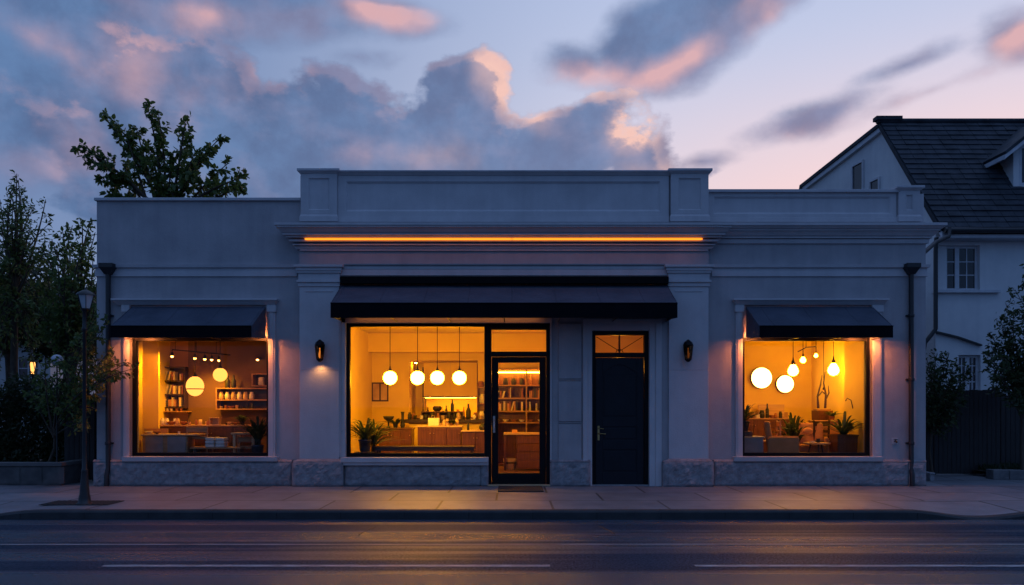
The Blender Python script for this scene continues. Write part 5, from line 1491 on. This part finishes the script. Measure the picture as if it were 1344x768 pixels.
# chest with white cloth
t = thing('stool', 'low dark bench under the white bundle in the left window', 'bench', (X(283, .8), .8, FZ))
mb = MB(); mb.box(X(252, .8), X(318, .8), .72, 1.02, Z(587, .8) - .03, Z(587, .8)); mb.build('seat', M['wood'], t, bevel=.006)
for px in (255, 313): mb = MB(); mb.box(X(px, .8), X(px + 3, .8), .75, .99, FZ, Z(587, .8) - .03); mb.build('leg', M['wood_dark'], t)
t = thing('bundle', 'white folded cloth bundle tied with string in the left window', 'cloth bundle', (X(282, .75), .8, Z(587, .8)))
mb = MB(); zb_ = Z(587, .8); a, b = X(269, .75), X(295, .75)
for k in range(3): mb.frus((a + .01, (a + b) / 2 - .004 * k, .73, .96, zb_ + k * .066), (a + .0, (a + b) / 2 - .006, .73, .95, zb_ + k * .066 + .062)); mb.frus(((a + b) / 2 + .004, b, .74, .96, zb_ + k * .064), ((a + b) / 2 + .006, b - .008, .74, .95, zb_ + k * .064 + .060))
mb.build('cloth', M['cloth'], t, bevel=.02)
mb = MB(); mb.tube([((a + b) / 2, .722, zb_), ((a + b) / 2, .722, zb_ + .20), ((a + b) / 2, .97, zb_ + .20)], .006, 6); mb.build('string', M['wood_pale'], t)
table('side_table', 'small pale table beside the tall plant in the left window', X(304, .85), X(336, .85), .8, 1.15, Z(568, .85), M['wood_pale'])
palm('potted_palm', 'tall dark bushy plant in a navy pot at the right of the left window', X(338, .62), .62, .40, .62, 46, .34, .12, .34, M['blue_pot'], 8, .05, mat='leaf_dark', stem=.12)
tag(MB().box(X(330, .62), X(347, .62), .5, .76, FZ, .40).build('plinth_block', M['wood_dark'], None, bevel=.006), 'dark square stand under the navy pot in the left window', 'stand')
palm('potted_plant', 'small leafy plant on the counter behind the tall palm', X(318, 1.5), 1.5, zc_, .22, 18, .14, .05, .08, M['black_pot'], 12, .05, mat='leaf_dark')

# ---- centre room furniture
palm('potted_palm', 'spiky palm in a blue pot at lower left of the middle window', X(479, .5), .5, Z(592, .5) - .02, .62, 34, .42, .13, .24, M['blue_pot'], 21, .05, arch=1.1)
tag(MB().box(X(466, .5), X(492, .5), .34, .70, FZ, Z(592, .5) - .02).build('plinth_block', M['wood_dark'], None, bevel=.006), 'dark low stand under the blue pot in the middle window', 'stand')
palm('floor_palm', 'taller arching palm right behind the blue pot in the middle window', X(490, .95), .95, FZ, .48, 44, .46, .16, .40, M['clay'], 22, .045, stem=.52)
table('window_bench', 'long low dark display bench inside the middle window', X(493, .9), X(623, .9), .75, 1.1, Z(585.5, .9), M['wood_dark'], .09, 'bench')
cabinet('cabinet', 'reddish two-door cabinet left of the island in the middle window', X(497, 3.0), X(540, 3.0), 3.0, 3.5, FZ, Z(562, 3.0), 3, M['wood_red'])
cabinet('kitchen_island', 'reddish wooden island in the centre of the middle window', X(548, 2.4), X(605, 2.4), 2.4, 2.95, FZ, Z(559, 2.4), 3, M['wood_red'], M['wood_pale'])
cabinet('cabinet', 'low red-brown cabinet at right by the door post in the middle window', X(606, 2.2), X(642, 2.2), 2.2, 2.75, FZ, Z(565, 2.2), 2, M['wood_red'], M['wood_pale'])
t = thing('bar_counter', 'long high bar counter across the back of the middle room', 'counter', (X(585, 4), 4, FZ))
mb = MB(); mb.box(X(537, 4), X(652, 4), 4.05, 4.5, FZ, Z(555, 4)); mb.build('front', M['room_wall'], t)
mb = MB(); mb.box(X(530, 4), X(656, 4), 3.95, 4.6, Z(555, 4), Z(550.5, 4)); mb.build('worktop', M['wood_dark'], t, bevel=.006)
zbr = Z(550.5, 4)
shelfbox('coffee_station', 'low dark wooden rack on the bar counter under the glowing strip', X(552, 4.2), X(608, 4.2), 4.25, 4.55, zbr, Z(540, 4.2), [], M['wood_red'], 'rack', div=(X(571, 4.2), X(590, 4.2)))
zrk = Z(540, 4.2)
for px, nm, pr, mt_, lb in ((573, 'bowl', [(.06, 0), (.10, .03), (.12, .09), (.08, .13)], 'black_pot', 'dark round bowl on the rack on the bar counter'),
                       (593, 'bottle', [(a * 1.2, b * 1.15) for a, b in BOT], 'black_pot', 'dark bottle on the rack between bowl and tall bottle'),
                       (615, 'bottle', [(a * 1.8, b * 1.5) for a, b in BOT], 'black_pot', 'tall dark bottle right of the rack on the bar counter'),
                       (624, 'jar', [(a * 1.3, b * 1.2) for a, b in JAR], 'clay', 'brown jar right of the tall bottle on the bar'),
                       (632, 'jar', [(a * 1.6, b * 1.4) for a, b in JAR], 'white', 'pale jar at the right end of the bar counter'),
                       (543, 'jar', [(a * 1.2, b) for a, b in JAR], 'clay', 'clay jar at the left end of the bar counter'),
                       (601, 'candle', [(.03, 0), (.03, .13), (.01, .14)], 'white', 'white pillar candle in front of the rack on the bar')):
    onr = px in (573, 593)
    vase(nm, lb, X(px, 4.2), 4.35 if onr else 4.15, zrk if onr else zbr, pr, M[mt_], nm)
# island items
zi = Z(559, 2.4)
t = thing('paper_bag', 'white paper carrier standing on the island in the middle window', 'paper bag', (X(568, 2.55), 2.55, zi))
mb = MB(); mb.frus((X(562, 2.5), X(576, 2.5), 2.5, 2.62, zi), (X(561.5, 2.5), X(576.5, 2.5), 2.51, 2.61, zi + .17)); mb.build('bag', M['cloth'], t, bevel=.008)
mb = MB(); xb = X(566, 2.5); mb.tube([(xb, 2.505, zi + .16), (xb + .01, 2.5, zi + .22), (xb + .07, 2.5, zi + .22), (xb + .08, 2.505, zi + .16)], .004, 6); mb.build('handle', M['wood_pale'], t)
palm('table_plant', 'small dark leafy plant on the island in the middle window', X(593, 2.6), 2.6, zi, .14, 20, .12, .05, .06, M['clay'], 31, .045, mat='leaf_dark')
zc2 = Z(562, 3.0)
palm('table_plant', 'small dark plant on the left reddish cabinet in the middle window', X(519, 3.2), 3.2, zc2, .20, 22, .2, .06, .1, M['black_pot'], 32, .05, mat='leaf_dark')
vase('black_bowl', 'black wide bowl on the left reddish cabinet', X(510, 3.2), 3.2, zc2, [(.05, 0), (.02, .05), (.02, .15), (.10, .2), (.13, .26), (.12, .27)], M['black_pot'], 'bowl')
vase('vase', 'dark slender vase on the left reddish cabinet near the island', X(528, 3.2), 3.25, zc2, [(.04, 0), (.06, .06), (.03, .18), (.035, .34), (.05, .37)], M['black_pot'], 'vase')
vase('bottle', 'thin dark bottle on the cabinet by the door post', X(614.5, 2.4), 2.4, Z(565, 2.2), [(a * .8, b * .8) for a, b in BOT], M['black_pot'], 'bottle')
vase('kettle', 'round black kettle on the cabinet by the door post', X(634, 2.4), 2.4, Z(565, 2.2), [(.06, 0), (.09, .04), (.09, .09), (.05, .14), (.015, .15), (.02, .17)], M['black_pot'], 'kettle')
# alcove: wall cupboard with light strip
ya2 = 5.75
t = thing('wall_cupboard', 'pale wall cupboard with a glowing strip below in the kitchen alcove', 'cupboard', (X(590, ya2), ya2, Z(521, ya2)))
a, b = X(556, ya2), X(626, ya2); zc0_, zc1_ = Z(521, ya2), azt - .02
mb = MB(); mb.box(a, b, ya2 + .02, 6.5, zc0_, zc1_); mb.build('carcase', M['wood_pale'], t)
for k in range(2): mb = MB(); w_ = (b - a) / 2; mb.box(a + k * w_ + .004, a + (k + 1) * w_ - .004, ya2, ya2 + .02, zc0_ + .02, zc1_); mb.build('door', M['room_wall'], t)
mb = MB(); mb.box(a - .02, b, ya2 - .01, ya2 + .0, zc0_ - .02, zc0_ + .012); mb.build('lower_rail', M['wood_dark'], t)
mb = MB(); mb.box(a - .03, a - .0, ya2 - .01, 6.4, 1.05, Z(482, ya2)); mb.build('end_post', M['wood_dark'], t)
mb = MB(); mb.box(a + .03, b - .03, ya2 + .1, ya2 + .14, zc0_ - .025, zc0_ - .005); mb.build('light_strip', M['led'], t)
t = thing('alcove_fill_lamp', 'added round fill lamp brightening the left of the kitchen alcove', 'ceiling lamp', (X(546, 5.8), 5.75, azt))  # added lamp: brightens the left pier of the alcove
MB().lathe([(.05, -.03), (.055, 0)], (X(546, 5.8), 5.75, azt), 14).build('ring', M['metal'], t); MB().sphere((X(546, 5.8), 5.75, azt - .03), .035, 14, 8, .6).build('bulb', glow('alcove_fill_glow', (1.0, .36, .02), 260), t)
cabinet('kitchen_counter', 'kitchen counter at the back of the alcove under the glowing strip', ax0 + .02, ax1 - .02, 5.6, 6.48, FZ, 1.22, 4, M['wood_red'], M['wood_pale'])
# right shelf column by door post
shelfbox('open_shelf', 'open shelf column at the back right of the middle window', X(626, 5.0), X(644, 5.0), 4.95, 5.19, Z(553, 5.0), Z(508, 5.0), [Z(530, 5.0)], M['wood'], 'shelf')
vase('vase', 'dark squat vase on top of the open shelf column', X(631, 5.0), 5.05, Z(508, 5.0), [(.06, 0), (.09, .05), (.07, .13), (.04, .15)], M['clay'], 'vase')
vase('jar', 'large pale jar inside the open shelf column', X(633, 5.0), 5.05, Z(530, 5.0) + .013, [(a * 1.7, b * 1.7) for a, b in JAR], M['white'], 'jar')
vase('jar', 'large dark jar low inside the open shelf column', X(634, 5.0), 5.05, Z(553, 5.0) + .027, [(a * 1.7, b * 1.7) for a, b in JAR], M['black_pot'], 'jar')
# pictures
def picture(label, x0, x1, y, z0, z1, split=True):
    t = thing('framed_picture', label, 'picture', ((x0 + x1) / 2, y, (z0 + z1) / 2))
    f = MB(); frame_rect(f, x0, x1, z0, z1, y - .03, y - .002, .035)
    if split: xm = (x0 + x1) / 2; f.box(xm - .018, xm + .018, y - .028, y - .004, z0 + .035, z1 - .035)
    f.build('frame', M['wood_dark'], t, bevel=.003)
    p = MB(); p.box(x0 + .035, x1 - .035, y - .012, y - .006, z0 + .035, z1 - .035); p.build('print', surf('abstract_print', (.62, .44, .26), .7, (.40, .24, .14), 2.5), t)
picture('dark framed two-part picture on the back wall of the middle room', X(488, 5.2), X(510, 5.2), 5.2, Z(527, 5.2), Z(502, 5.2))
# picture on left wall (faces right)
t = thing('framed_picture', 'narrow dark framed picture on the side wall beside the blue-pot palm', 'picture', (-3.6, 2.0, 1.5))
f = MB(); ys0, ys1, zs0, zs1 = 1.9, 2.55, Z(556, 2.2), Z(522, 2.2)
f.box(-3.6, -3.57, ys0, ys0 + .05, zs0, zs1); f.box(-3.6, -3.57, ys1 - .05, ys1, zs0, zs1); f.box(-3.6, -3.572, ys0 + .05, ys1 - .05, zs0, zs0 + .05); f.box(-3.6, -3.572, ys0 + .05, ys1 - .05, zs1 - .05, zs1); f.build('frame', M['wood_dark'], t)
f = MB(); f.box(-3.598, -3.588, ys0 + .05, ys1 - .05, zs0 + .05, zs1 - .05); f.build('print', M['tan_wall'], t)
# bookcase behind the door
yb_ = 4.55
bx0, bx1 = X(648, yb_), X(716, yb_); sh = [Z(p, yb_) for p in (506, 523, 540, 555)]
shelfbox('tall_bookcase', 'tall oak bookcase full of books behind the glazed door', bx0, bx1, yb_, 4.85, FZ, Z(484, yb_), sh, M['wood'], 'bookcase', div=(X(691, yb_),), t=.035, backmat=M['wood_red'])
tag(MB().box(bx0 + .05, bx1 - .05, yb_ + .02, yb_ + .05, Z(489.5, yb_), Z(488, yb_)).build('light_strip', M['led'], None), 'thin glowing strip along the top of the tall bookcase', 'light strip')
for k, z_ in enumerate(sh):
    for (pa, pb) in ((650, 689), (693, 714)):
        if k == 0:
            for q, px in enumerate(np.linspace(pa + 3, pb - 4, 4 if pa < 680 else 2)):
                vase('vase', 'small dark vase or jar on the top shelf of the tall bookcase', X(px, yb_), yb_ + .1, z_ + .013, random.Random(q).choice([[(a * 1.4, b * 1.2) for a, b in JAR], BOT]), M[random.Random(q + k).choice(['black_pot', 'clay', 'white'])], 'vase', 'vases on the top bookcase shelf')
        elif k == 3:
            for q, px in enumerate(np.linspace(pa + 3, pb - 4, 4 if pa < 680 else 2)):
                vase('bowl', 'pale bowl on the lowest open shelf of the tall bookcase', X(px, yb_), yb_ + .12, z_ + .013, [(a * .75, b * .9) for a, b in BOWL], M['white' if q % 2 else 'clay'], 'bowl', 'bowls on the low bookcase shelf')
        else:
            books(X(pa, yb_) + .02, X(pb, yb_) - .03, yb_ + .04, z_ + .013, .27, 50 + k * 3 + pa, 'book standing on a shelf of the tall bookcase behind the glazed door', 'books in the tall bookcase', .85)
t = thing('desk', 'wooden desk with a drawer block seen through the glazed door', 'desk', (X(690, 3.1), 3.1, FZ))
zd = Z(568.5, 3.0)
mb = MB(); mb.box(X(661, 3.0), X(722, 3.0), 3.0, 3.6, zd - .04, zd); mb.build('desktop', M['wood_pale'], t, bevel=.005)
mb = MB(); mb.box(X(678, 3.0), X(720, 3.0), 3.05, 3.55, FZ + .05, zd - .04); mb.build('drawer_block', M['wood_red'], t, bevel=.004)
for k in range(4): h_ = (zd - .04 - FZ - .08) / 4; mb = MB(); mb.box(X(679, 3.0), X(719, 3.0), 3.03, 3.05, FZ + .07 + k * h_, FZ + .06 + (k + 1) * h_); mb.build('drawer', M['wood_red'], t, bevel=.004)
mb = MB(); mb.box(X(661.5, 3.0), X(664, 3.0), 3.05, 3.5, FZ, zd - .04); mb.build('leg', M['wood_red'], t)
tag(MB().box(X(672, 3.1), X(679, 3.1), 3.1, 3.2, zd, zd + .07).build('small_box', M['cushion'], None, bevel=.004), 'small yellow box on the desk behind the glazed door', 'box')
t = thing('basket', 'round woven basket standing under the desk behind the door', 'basket', (X(669, 3.2), 3.3, FZ))
mb = MB(); mb.lathe([(.12, 0), (.15, .12), (.16, .26), (.145, .26)], (X(669.5, 3.2), 3.3, FZ), 18); mb.build('body', M['wood_pale'], t)
mb = MB(); mb.lathe([(.158, .0), (.162, .02), (.158, .04)], (X(669.5, 3.2), 3.3, FZ + .15), 18); mb.build('band', M['wood_dark'], t)
# hall lamp
pendant('hall_pendant', 'small globe lamp in the hall behind the navy door transom', X(812, 2), 2.0, 2.35, .11, 3.2, M['hall_globe'] if 'hall_globe' in M else glow('hall_globe', (1, .36, .02), 34))

# ---- right room
for px, py, rr, lab in ((1000, 496, .245, 'larger round white disc lamp on the orange wall, left of the pair'), (1031, 504, .205, 'smaller round white disc lamp on the orange wall, right of the pair')):
    x, y, z = X(px, 3.9), 3.93, Z(py, 3.9)
    t = thing('disc_lamp', lab, 'wall lamp', (x, y, z), 'round disc lamps in the right window')
    def disc(r0_, r1_, ya_, yb_2):
        m_ = MB(); seg = 40; v = []
        for (rq, yq) in ((r0_, ya_), (r1_, ya_), (r1_, yb_2), (r0_, yb_2)):
            v += [(x + rq * math.cos(2 * PI * k / seg), yq, z + rq * math.sin(2 * PI * k / seg)) for k in range(seg)]
        f_ = []
        for q in range(4):
            for k in range(seg): k2 = (k + 1) % seg; f_.append((q * seg + k, q * seg + k2, ((q + 1) % 4) * seg + k2, ((q + 1) % 4) * seg + k))
        m_.add(v, f_); return m_
    disc(rr, rr + .012, y - .02, 4.0).build('rim', M['wood_dark'], t)
    m_ = MB(); seg = 40; v = [(x, y - .03, z)] + [(x + rr * math.cos(2 * PI * k / seg), y - .008, z + rr * math.sin(2 * PI * k / seg)) for k in range(seg)]
    m_.add(v, [(0, 1 + (k + 1) % seg, 1 + k) for k in range(seg)], True); m_.build('diffuser', M['disc'], t)
for px, py, r_b, yy, lab in ((1041, 487, .105, 1.3, 'bulb pendant near the disc lamps in the right window'), (1094, 486, .118, 2.0, 'bulb pendant at right above the box-planter palm'),
                        (1054, 473, .06, 2.6, 'small back bulb pendant between the two large ones'), (1071, 467, .04, 2.8, 'smallest high bulb pendant left of the right-hand one')):
    pendant('bulb_pendant', lab, X(px, yy), yy, Z(py, yy), r_b, 3.2, M['bulb'], cap=r_b * .4, capz=.10, group='bulb pendants in the right window', teardrop=True, cordr=.007)
t = thing('lamp_rail', 'thin dark rail with hanging cord high in the right window', 'lamp rail', (X(1065, 2), 2.0, 2.7))
mb = MB(); mb.tube([(X(1047, 2), 2.0, Z(462, 2)), (X(1058, 2), 2.0, Z(456, 2)), (X(1070, 2), 2.0, Z(455, 2))], .012, 6); mb.tube([(X(1058, 2), 2.0, Z(456, 2)), (X(1058, 2), 2, 3.2)], .006, 5); mb.build('rail', M['metal'], t)
mb = MB(); mb.tube([(X(1081, 1.8), 1.8, 3.2), (X(1081, 1.8), 1.8, Z(510, 1.8))], .006, 6); mb.lathe([(.02, -.03), (.025, 0), (.008, .03)], (X(1081, 1.8), 1.8, Z(510, 1.8)), 8); mb.build('cord', M['metal'], t)
# console at back
cabinet('sideboard', 'long wooden sideboard under the disc lamps in the right window', X(972, 3.2), X(1040, 3.2), 3.2, 3.7, FZ, Z(549, 3.2), 4, M['wood_red'], M['wood'])
zs = Z(549, 3.2)
for k, (px, pr, mt_, lb, nm) in enumerate(((990, JAR, 'wood_pale', 'pale jar at the left end of the sideboard', 'jar'), (997, [(.03, 0), (.03, .09), (.01, .1)], 'white', 'short white candle on the sideboard', 'candle'),
                          (1001, [(a * 1.4, b * 1.3) for a, b in JAR], 'black_pot', 'dark round jar in the middle of the sideboard', 'jar'), (1008, [(a * 1.2, b * 1.35) for a, b in BOT], 'black_pot', 'tall dark bottle on the sideboard', 'bottle'), (1015, BOWL, 'clay', 'clay bowl right on the sideboard', 'bowl'))):
    vase(nm, lb, X(px, 3.35), 3.4, zs, pr, M[mt_], nm)
tag(MB().box(X(996, 3.8), X(1030, 3.8), 3.83, 3.858, Z(547, 3.8), Z(531, 3.8)).build('wall_panel', M['wood_pale'], None), 'pale framed board leaning on the wall above the sideboard', 'board')
palm('potted_palm', 'palm cut off by the left edge of the right window', X(976, .9), .9, 1.0, .55, 30, .36, .12, .2, M['black_pot'], 61, .05)
tag(MB().box(X(966, .9), X(985, .9), .76, 1.04, PZ, 1.0).build('plinth_block', M['wood_red'], None, bevel=.006), 'tall wooden stand under the leftmost palm in the right window', 'stand')
palm('bushy_plant', 'tall bushy dark plant in the middle of the right window', X(1041, 1.9), 1.9, FZ, 1.0, 54, .36, .2, .45, M['black_pot'], 62, .06, stem=.15, mat='leaf_dark')
palm('bushy_plant', 'second bushy plant between the tall one and the carved sculpture', X(1062, 2.2), 2.2, FZ, .85, 44, .36, .18, .42, M['clay'], 63, .06, stem=.15, mat='leaf_dark')
palm('box_palm', 'arching palm in a square wooden box at right of the right window', X(1107, .9), .9, Z(592, .9) - .15, .60, 26, .40, .20, .33 + .15, M['wood_red'], 64, .06, square=True)
# sculpture on pedestal
t = thing('sculpture', 'thin branching dark sculpture on a wooden pedestal in the right window', 'sculpture', (X(1080, 2.6), 2.6, 1.2))
mb = MB(); zb_ = Z(537, 2.6)
def sp_(l): return [(X(a, 2.6), 2.6, Z(b, 2.6)) for a, b in l]
mb.tube(sp_([(1074, 536), (1073, 520), (1077, 505), (1079, 492)]), [.03, .022, .02, .008], 8); mb.tube(sp_([(1083, 536), (1084, 518), (1081, 503), (1083, 488)]), [.03, .024, .018, .008], 8)
mb.tube(sp_([(1074, 520), (1079, 514), (1084, 518)]), .018, 8); mb.tube(sp_([(1084, 524), (1088, 516), (1087, 506)]), [.02, .016, .006], 8); mb.build('figure', M['wood_dark'], t)
mb = MB(); mb.box(X(1070, 2.6), X(1088, 2.6), 2.5, 2.7, zb_ - .03, zb_); mb.build('base', M['wood'], t)
tag(MB().frus((X(1073, 2.6), X(1085, 2.6), 2.45, 2.8, FZ), (X(1070, 2.6), X(1089, 2.6), 2.42, 2.82, zb_ - .03)).build('pedestal', M['wood_red'], None, bevel=.006), 'tapered wooden pedestal carrying the branching sculpture', 'pedestal')
cabinet('cabinet', 'plain brown cabinet behind the box-planter palm in the right window', X(1071, 2.0), X(1101, 2.0), 2.0, 2.4, FZ, Z(552, 2.0), 2, M['wood'])
# lower left grey unit
t = thing('display_unit', 'low grey-fronted chest at lower left of the right window', 'display unit', (X(988, .7), .7, PZ))
mb = MB(); mb.box(X(972, .7), X(1002, .7), .7, 1.1, PZ, Z(575, .7)); mb.build('carcase', M['grey_fabric'], t, bevel=.006)
mb = MB(); mb.box(X(971, .7), X(1004, .7), .68, 1.12, Z(575, .7), Z(573, .7)); mb.build('top', M['wood_pale'], t, bevel=.005)
MB().box(4.35, 6.93, .44, 1.84, FZ + .001, PZ).build('display_platform', M['wood'], shop)
def armchair(label, x, y, rz, mat, s=1.0):
    t = thing('armchair', label, 'armchair', (x, y, PZ))
    def rb(mb, *b):
        return mb.box(*b)
    parts = [('seat', MB().box(-.28, .28, -.28, .26, .26, .44), .04), ('backrest', MB().frus((-.28, .28, .20, .34, .26), (-.26, .26, .30, .42, .92)), .04),
             ('armrest', MB().box(-.36, -.28, -.28, .34, .18, .60), .03), ('armrest', MB().box(.28, .36, -.28, .34, .18, .60), .03)]
    for nm, m_, bv in parts:
        me_o = m_.build(nm, mat, None, bevel=bv); me_o.parent = t; me_o.location = (0, 0, 0)
    for (a, b) in ((-.3, -.24), (.3, -.24), (-.3, .28), (.3, .28)):
        l_ = MB().lathe([(.014, 0), (.022, .26)], (a, b, 0), 8).build('leg', M['wood_dark']); l_.parent = t; l_.location = (0, 0, 0)
    t.rotation_euler = (0, 0, rz); t.scale = (s, s, s)
    return t
armchair('tan armchair facing right at lower left of the right window', X(1030, .95), .95, R(70), M['tan_fabric'], .95)
armchair('tan armchair behind the round table in the right window', X(1064, 1.45), 1.42, R(-20), M['tan_fabric'], .9)
t = thing('cushion', 'bright orange cushion on the armchair behind the round table', 'cushion', (X(1060, 1.3), 1.25, Z(567, 1.25)))
mb = MB(); mb.lathe([(.005, -.075), (.12, -.06), (.17, 0), (.12, .06), (.005, .075)], (X(1060, 1.28), 1.28, Z(566, 1.28)), 4, True, 1.1, .6); o = mb.build('cover', M['cushion'], t); sm = o.modifiers.new('s', 'SUBSURF'); sm.levels = 2; sm.render_levels = 2
t = thing('round_table', 'low round pale table before the armchairs in the right window', 'table', (X(1072, .85), .95, PZ))
xt, yt, zt2 = X(1072, .95), .95, Z(581, .95)
mb = MB(); mb.lathe([(.25, -.03), (.26, -.02), (.26, 0)], (xt, yt, zt2), 28); mb.build('tabletop', M['wood_pale'], t)
for k in range(3):
    a = 2 * PI * k / 3 + .4; mb = MB(); mb.tube([(xt + .12 * math.cos(a), yt + .12 * math.sin(a), zt2 - .03), (xt + .22 * math.cos(a), yt + .22 * math.sin(a), PZ)], [.018, .012], 8); mb.build('leg', M['wood_dark'], t)
vase('cup', 'tiny dark cup on the low round table', xt + .03, yt, zt2, CUP, M['black_pot'], 'cup')
vase('cup', 'tiny pale dish on the low round table', xt - .10, yt - .03, zt2, [(.03, 0), (.05, .015), (.055, .03)], M['white'], 'dish')
# coat hook on bright wall
t = thing('wall_hook', 'small dark curved hook on the bright wall at right in the right window', 'hook', (X(1115, 1.2), 1.2, 1.6))
mb = MB(); xw = X(1108, 1.6); mb.tube([(xw, 1.2, 1.45), (xw - .04, 1.2, 1.62), (xw - .12, 1.2, 1.66), (xw - .15, 1.2, 1.6)], .01, 8); mb.build('hook', M['metal'], t)

# ---- more goods on the shelves and counters
def row(kind, label, group, pxs, Y, yy, z, profs, mats, sc=(.85, 1.2), seed=0):
    r_ = random.Random(seed)
    for px in pxs:
        pr = r_.choice(profs); k = r_.uniform(*sc); h_ = r_.uniform(.8, 1.25)
        vase(kind, label, X(px, Y) + r_.uniform(-.02, .02), yy + r_.uniform(-.04, .04), z, [(a * k, b * k * h_) for a, b in pr], M[r_.choice(mats)], kind, group)
row('jar', 'jar or cup standing in the row along the high bar counter', 'jars along the bar counter', range(540, 636, 7), 4.2, 4.05, zbr, [JAR, CUP], ['clay', 'white', 'wood_pale', 'black_pot'], seed=1)
row('cup', 'small cup among the things on the kitchen island', 'cups on the island', (579, 583, 587, 600), 2.6, 2.6, zi, [CUP, JAR], ['white', 'wood_pale', 'clay'], (.7, 1.0), 2)
row('jar', 'small jar on the lower board of the long oak shelf in the left window', 'jars on the lower oak board', range(288, 336, 7), 2.1, 2.16, Z(538, 2.0) + .026, [CUP, JAR, BOWL], ['clay', 'black_pot', 'wood_pale'], (.6, .9), 3)
row('cup', 'small cup or pot among the clutter on the left window counter', 'cups on the left counter', (203, 207, 229, 243, 249, 256, 270, 274, 296, 303, 309), 1.5, 1.5, zc_, [CUP, JAR, BOWL], ['white', 'wood_pale', 'clay', 'black_pot'], (.55, .9), 4)
row('jar', 'small jar in front of the goods on the long sideboard', 'small jars on the sideboard', (982, 986, 993, 1012, 1019, 1024), 3.35, 3.32, zs, [JAR, CUP, BOT], ['clay', 'white', 'black_pot', 'wood_pale'], (.6, 1.0), 5)
row('bottle', 'bottle or jar on the kitchen counter under the glowing strip', 'bottles on the alcove counter', (562, 568, 580, 586, 600, 608), 5.8, 5.9, 1.22, [BOT, JAR], ['clay', 'black_pot', 'wood_pale'], (.9, 1.3), 6)
row('cup', 'small dish on the display unit at lower left of the left window', 'dishes on the grey unit', (196, 208, 236), .85, .85, za if False else Z(570, .7), [CUP, BOWL], ['white', 'clay', 'black_pot'], (.5, .8), 7)
for px, (a_, b_) in ((1018, (546, 592)), (1035, (556, 592))):
    pass
def dining_chair(label, x, y, rz, mat, z=FZ):
    t = thing('chair', label, 'chair', (x, y, z))
    def part(nm, m_, bv=.01):
        o = m_.build(nm, mat, None, bevel=bv); o.parent = t; o.location = (0, 0, 0)
    part('seat', MB().box(-.21, .21, -.21, .21, .43, .46)); 
    b_ = MB(); b_.box(-.21, -.18, .18, .21, .46, .88); b_.box(.18, .21, .18, .21, .46, .88)
    b_.box(-.18, .18, .182, .205, .62, .68); b_.box(-.18, .18, .182, .205, .76, .86); part('backrest', b_, .005)
    for (a, b) in ((-.2, -.2), (.17, -.2), (-.2, .17), (.17, .17)): part('leg', MB().frus((a + .005, a + .025, b + .005, b + .025, 0), (a, a + .03, b, b + .03, .43)), .003)
    t.rotation_euler = (0, 0, rz); return t
dining_chair('wooden chair beside the pale side table in the left window', X(322, 1.0), 1.18, R(200), M['wood'])
dining_chair('wooden chair left of the bushy plants in the right window', X(1009, 1.5), 1.5, R(-100), M['wood'], PZ)
dining_chair('dark wooden chair behind the round table, near the box planter', X(1090, 1.4), 1.5, R(20), M['wood_dark'], PZ)
palm('hanging_fern', 'small fern on the cabinet behind the box-planter palm', X(1092, 2.2), 2.2, Z(552, 2.0), .22, 22, .16, .06, .09, M['clay'], 71, .035)

dining_chair('wooden chair with slatted back by the counter, left of the cloth bundle', X(262, 1.05), 1.08, R(185), M['wood'], .22)
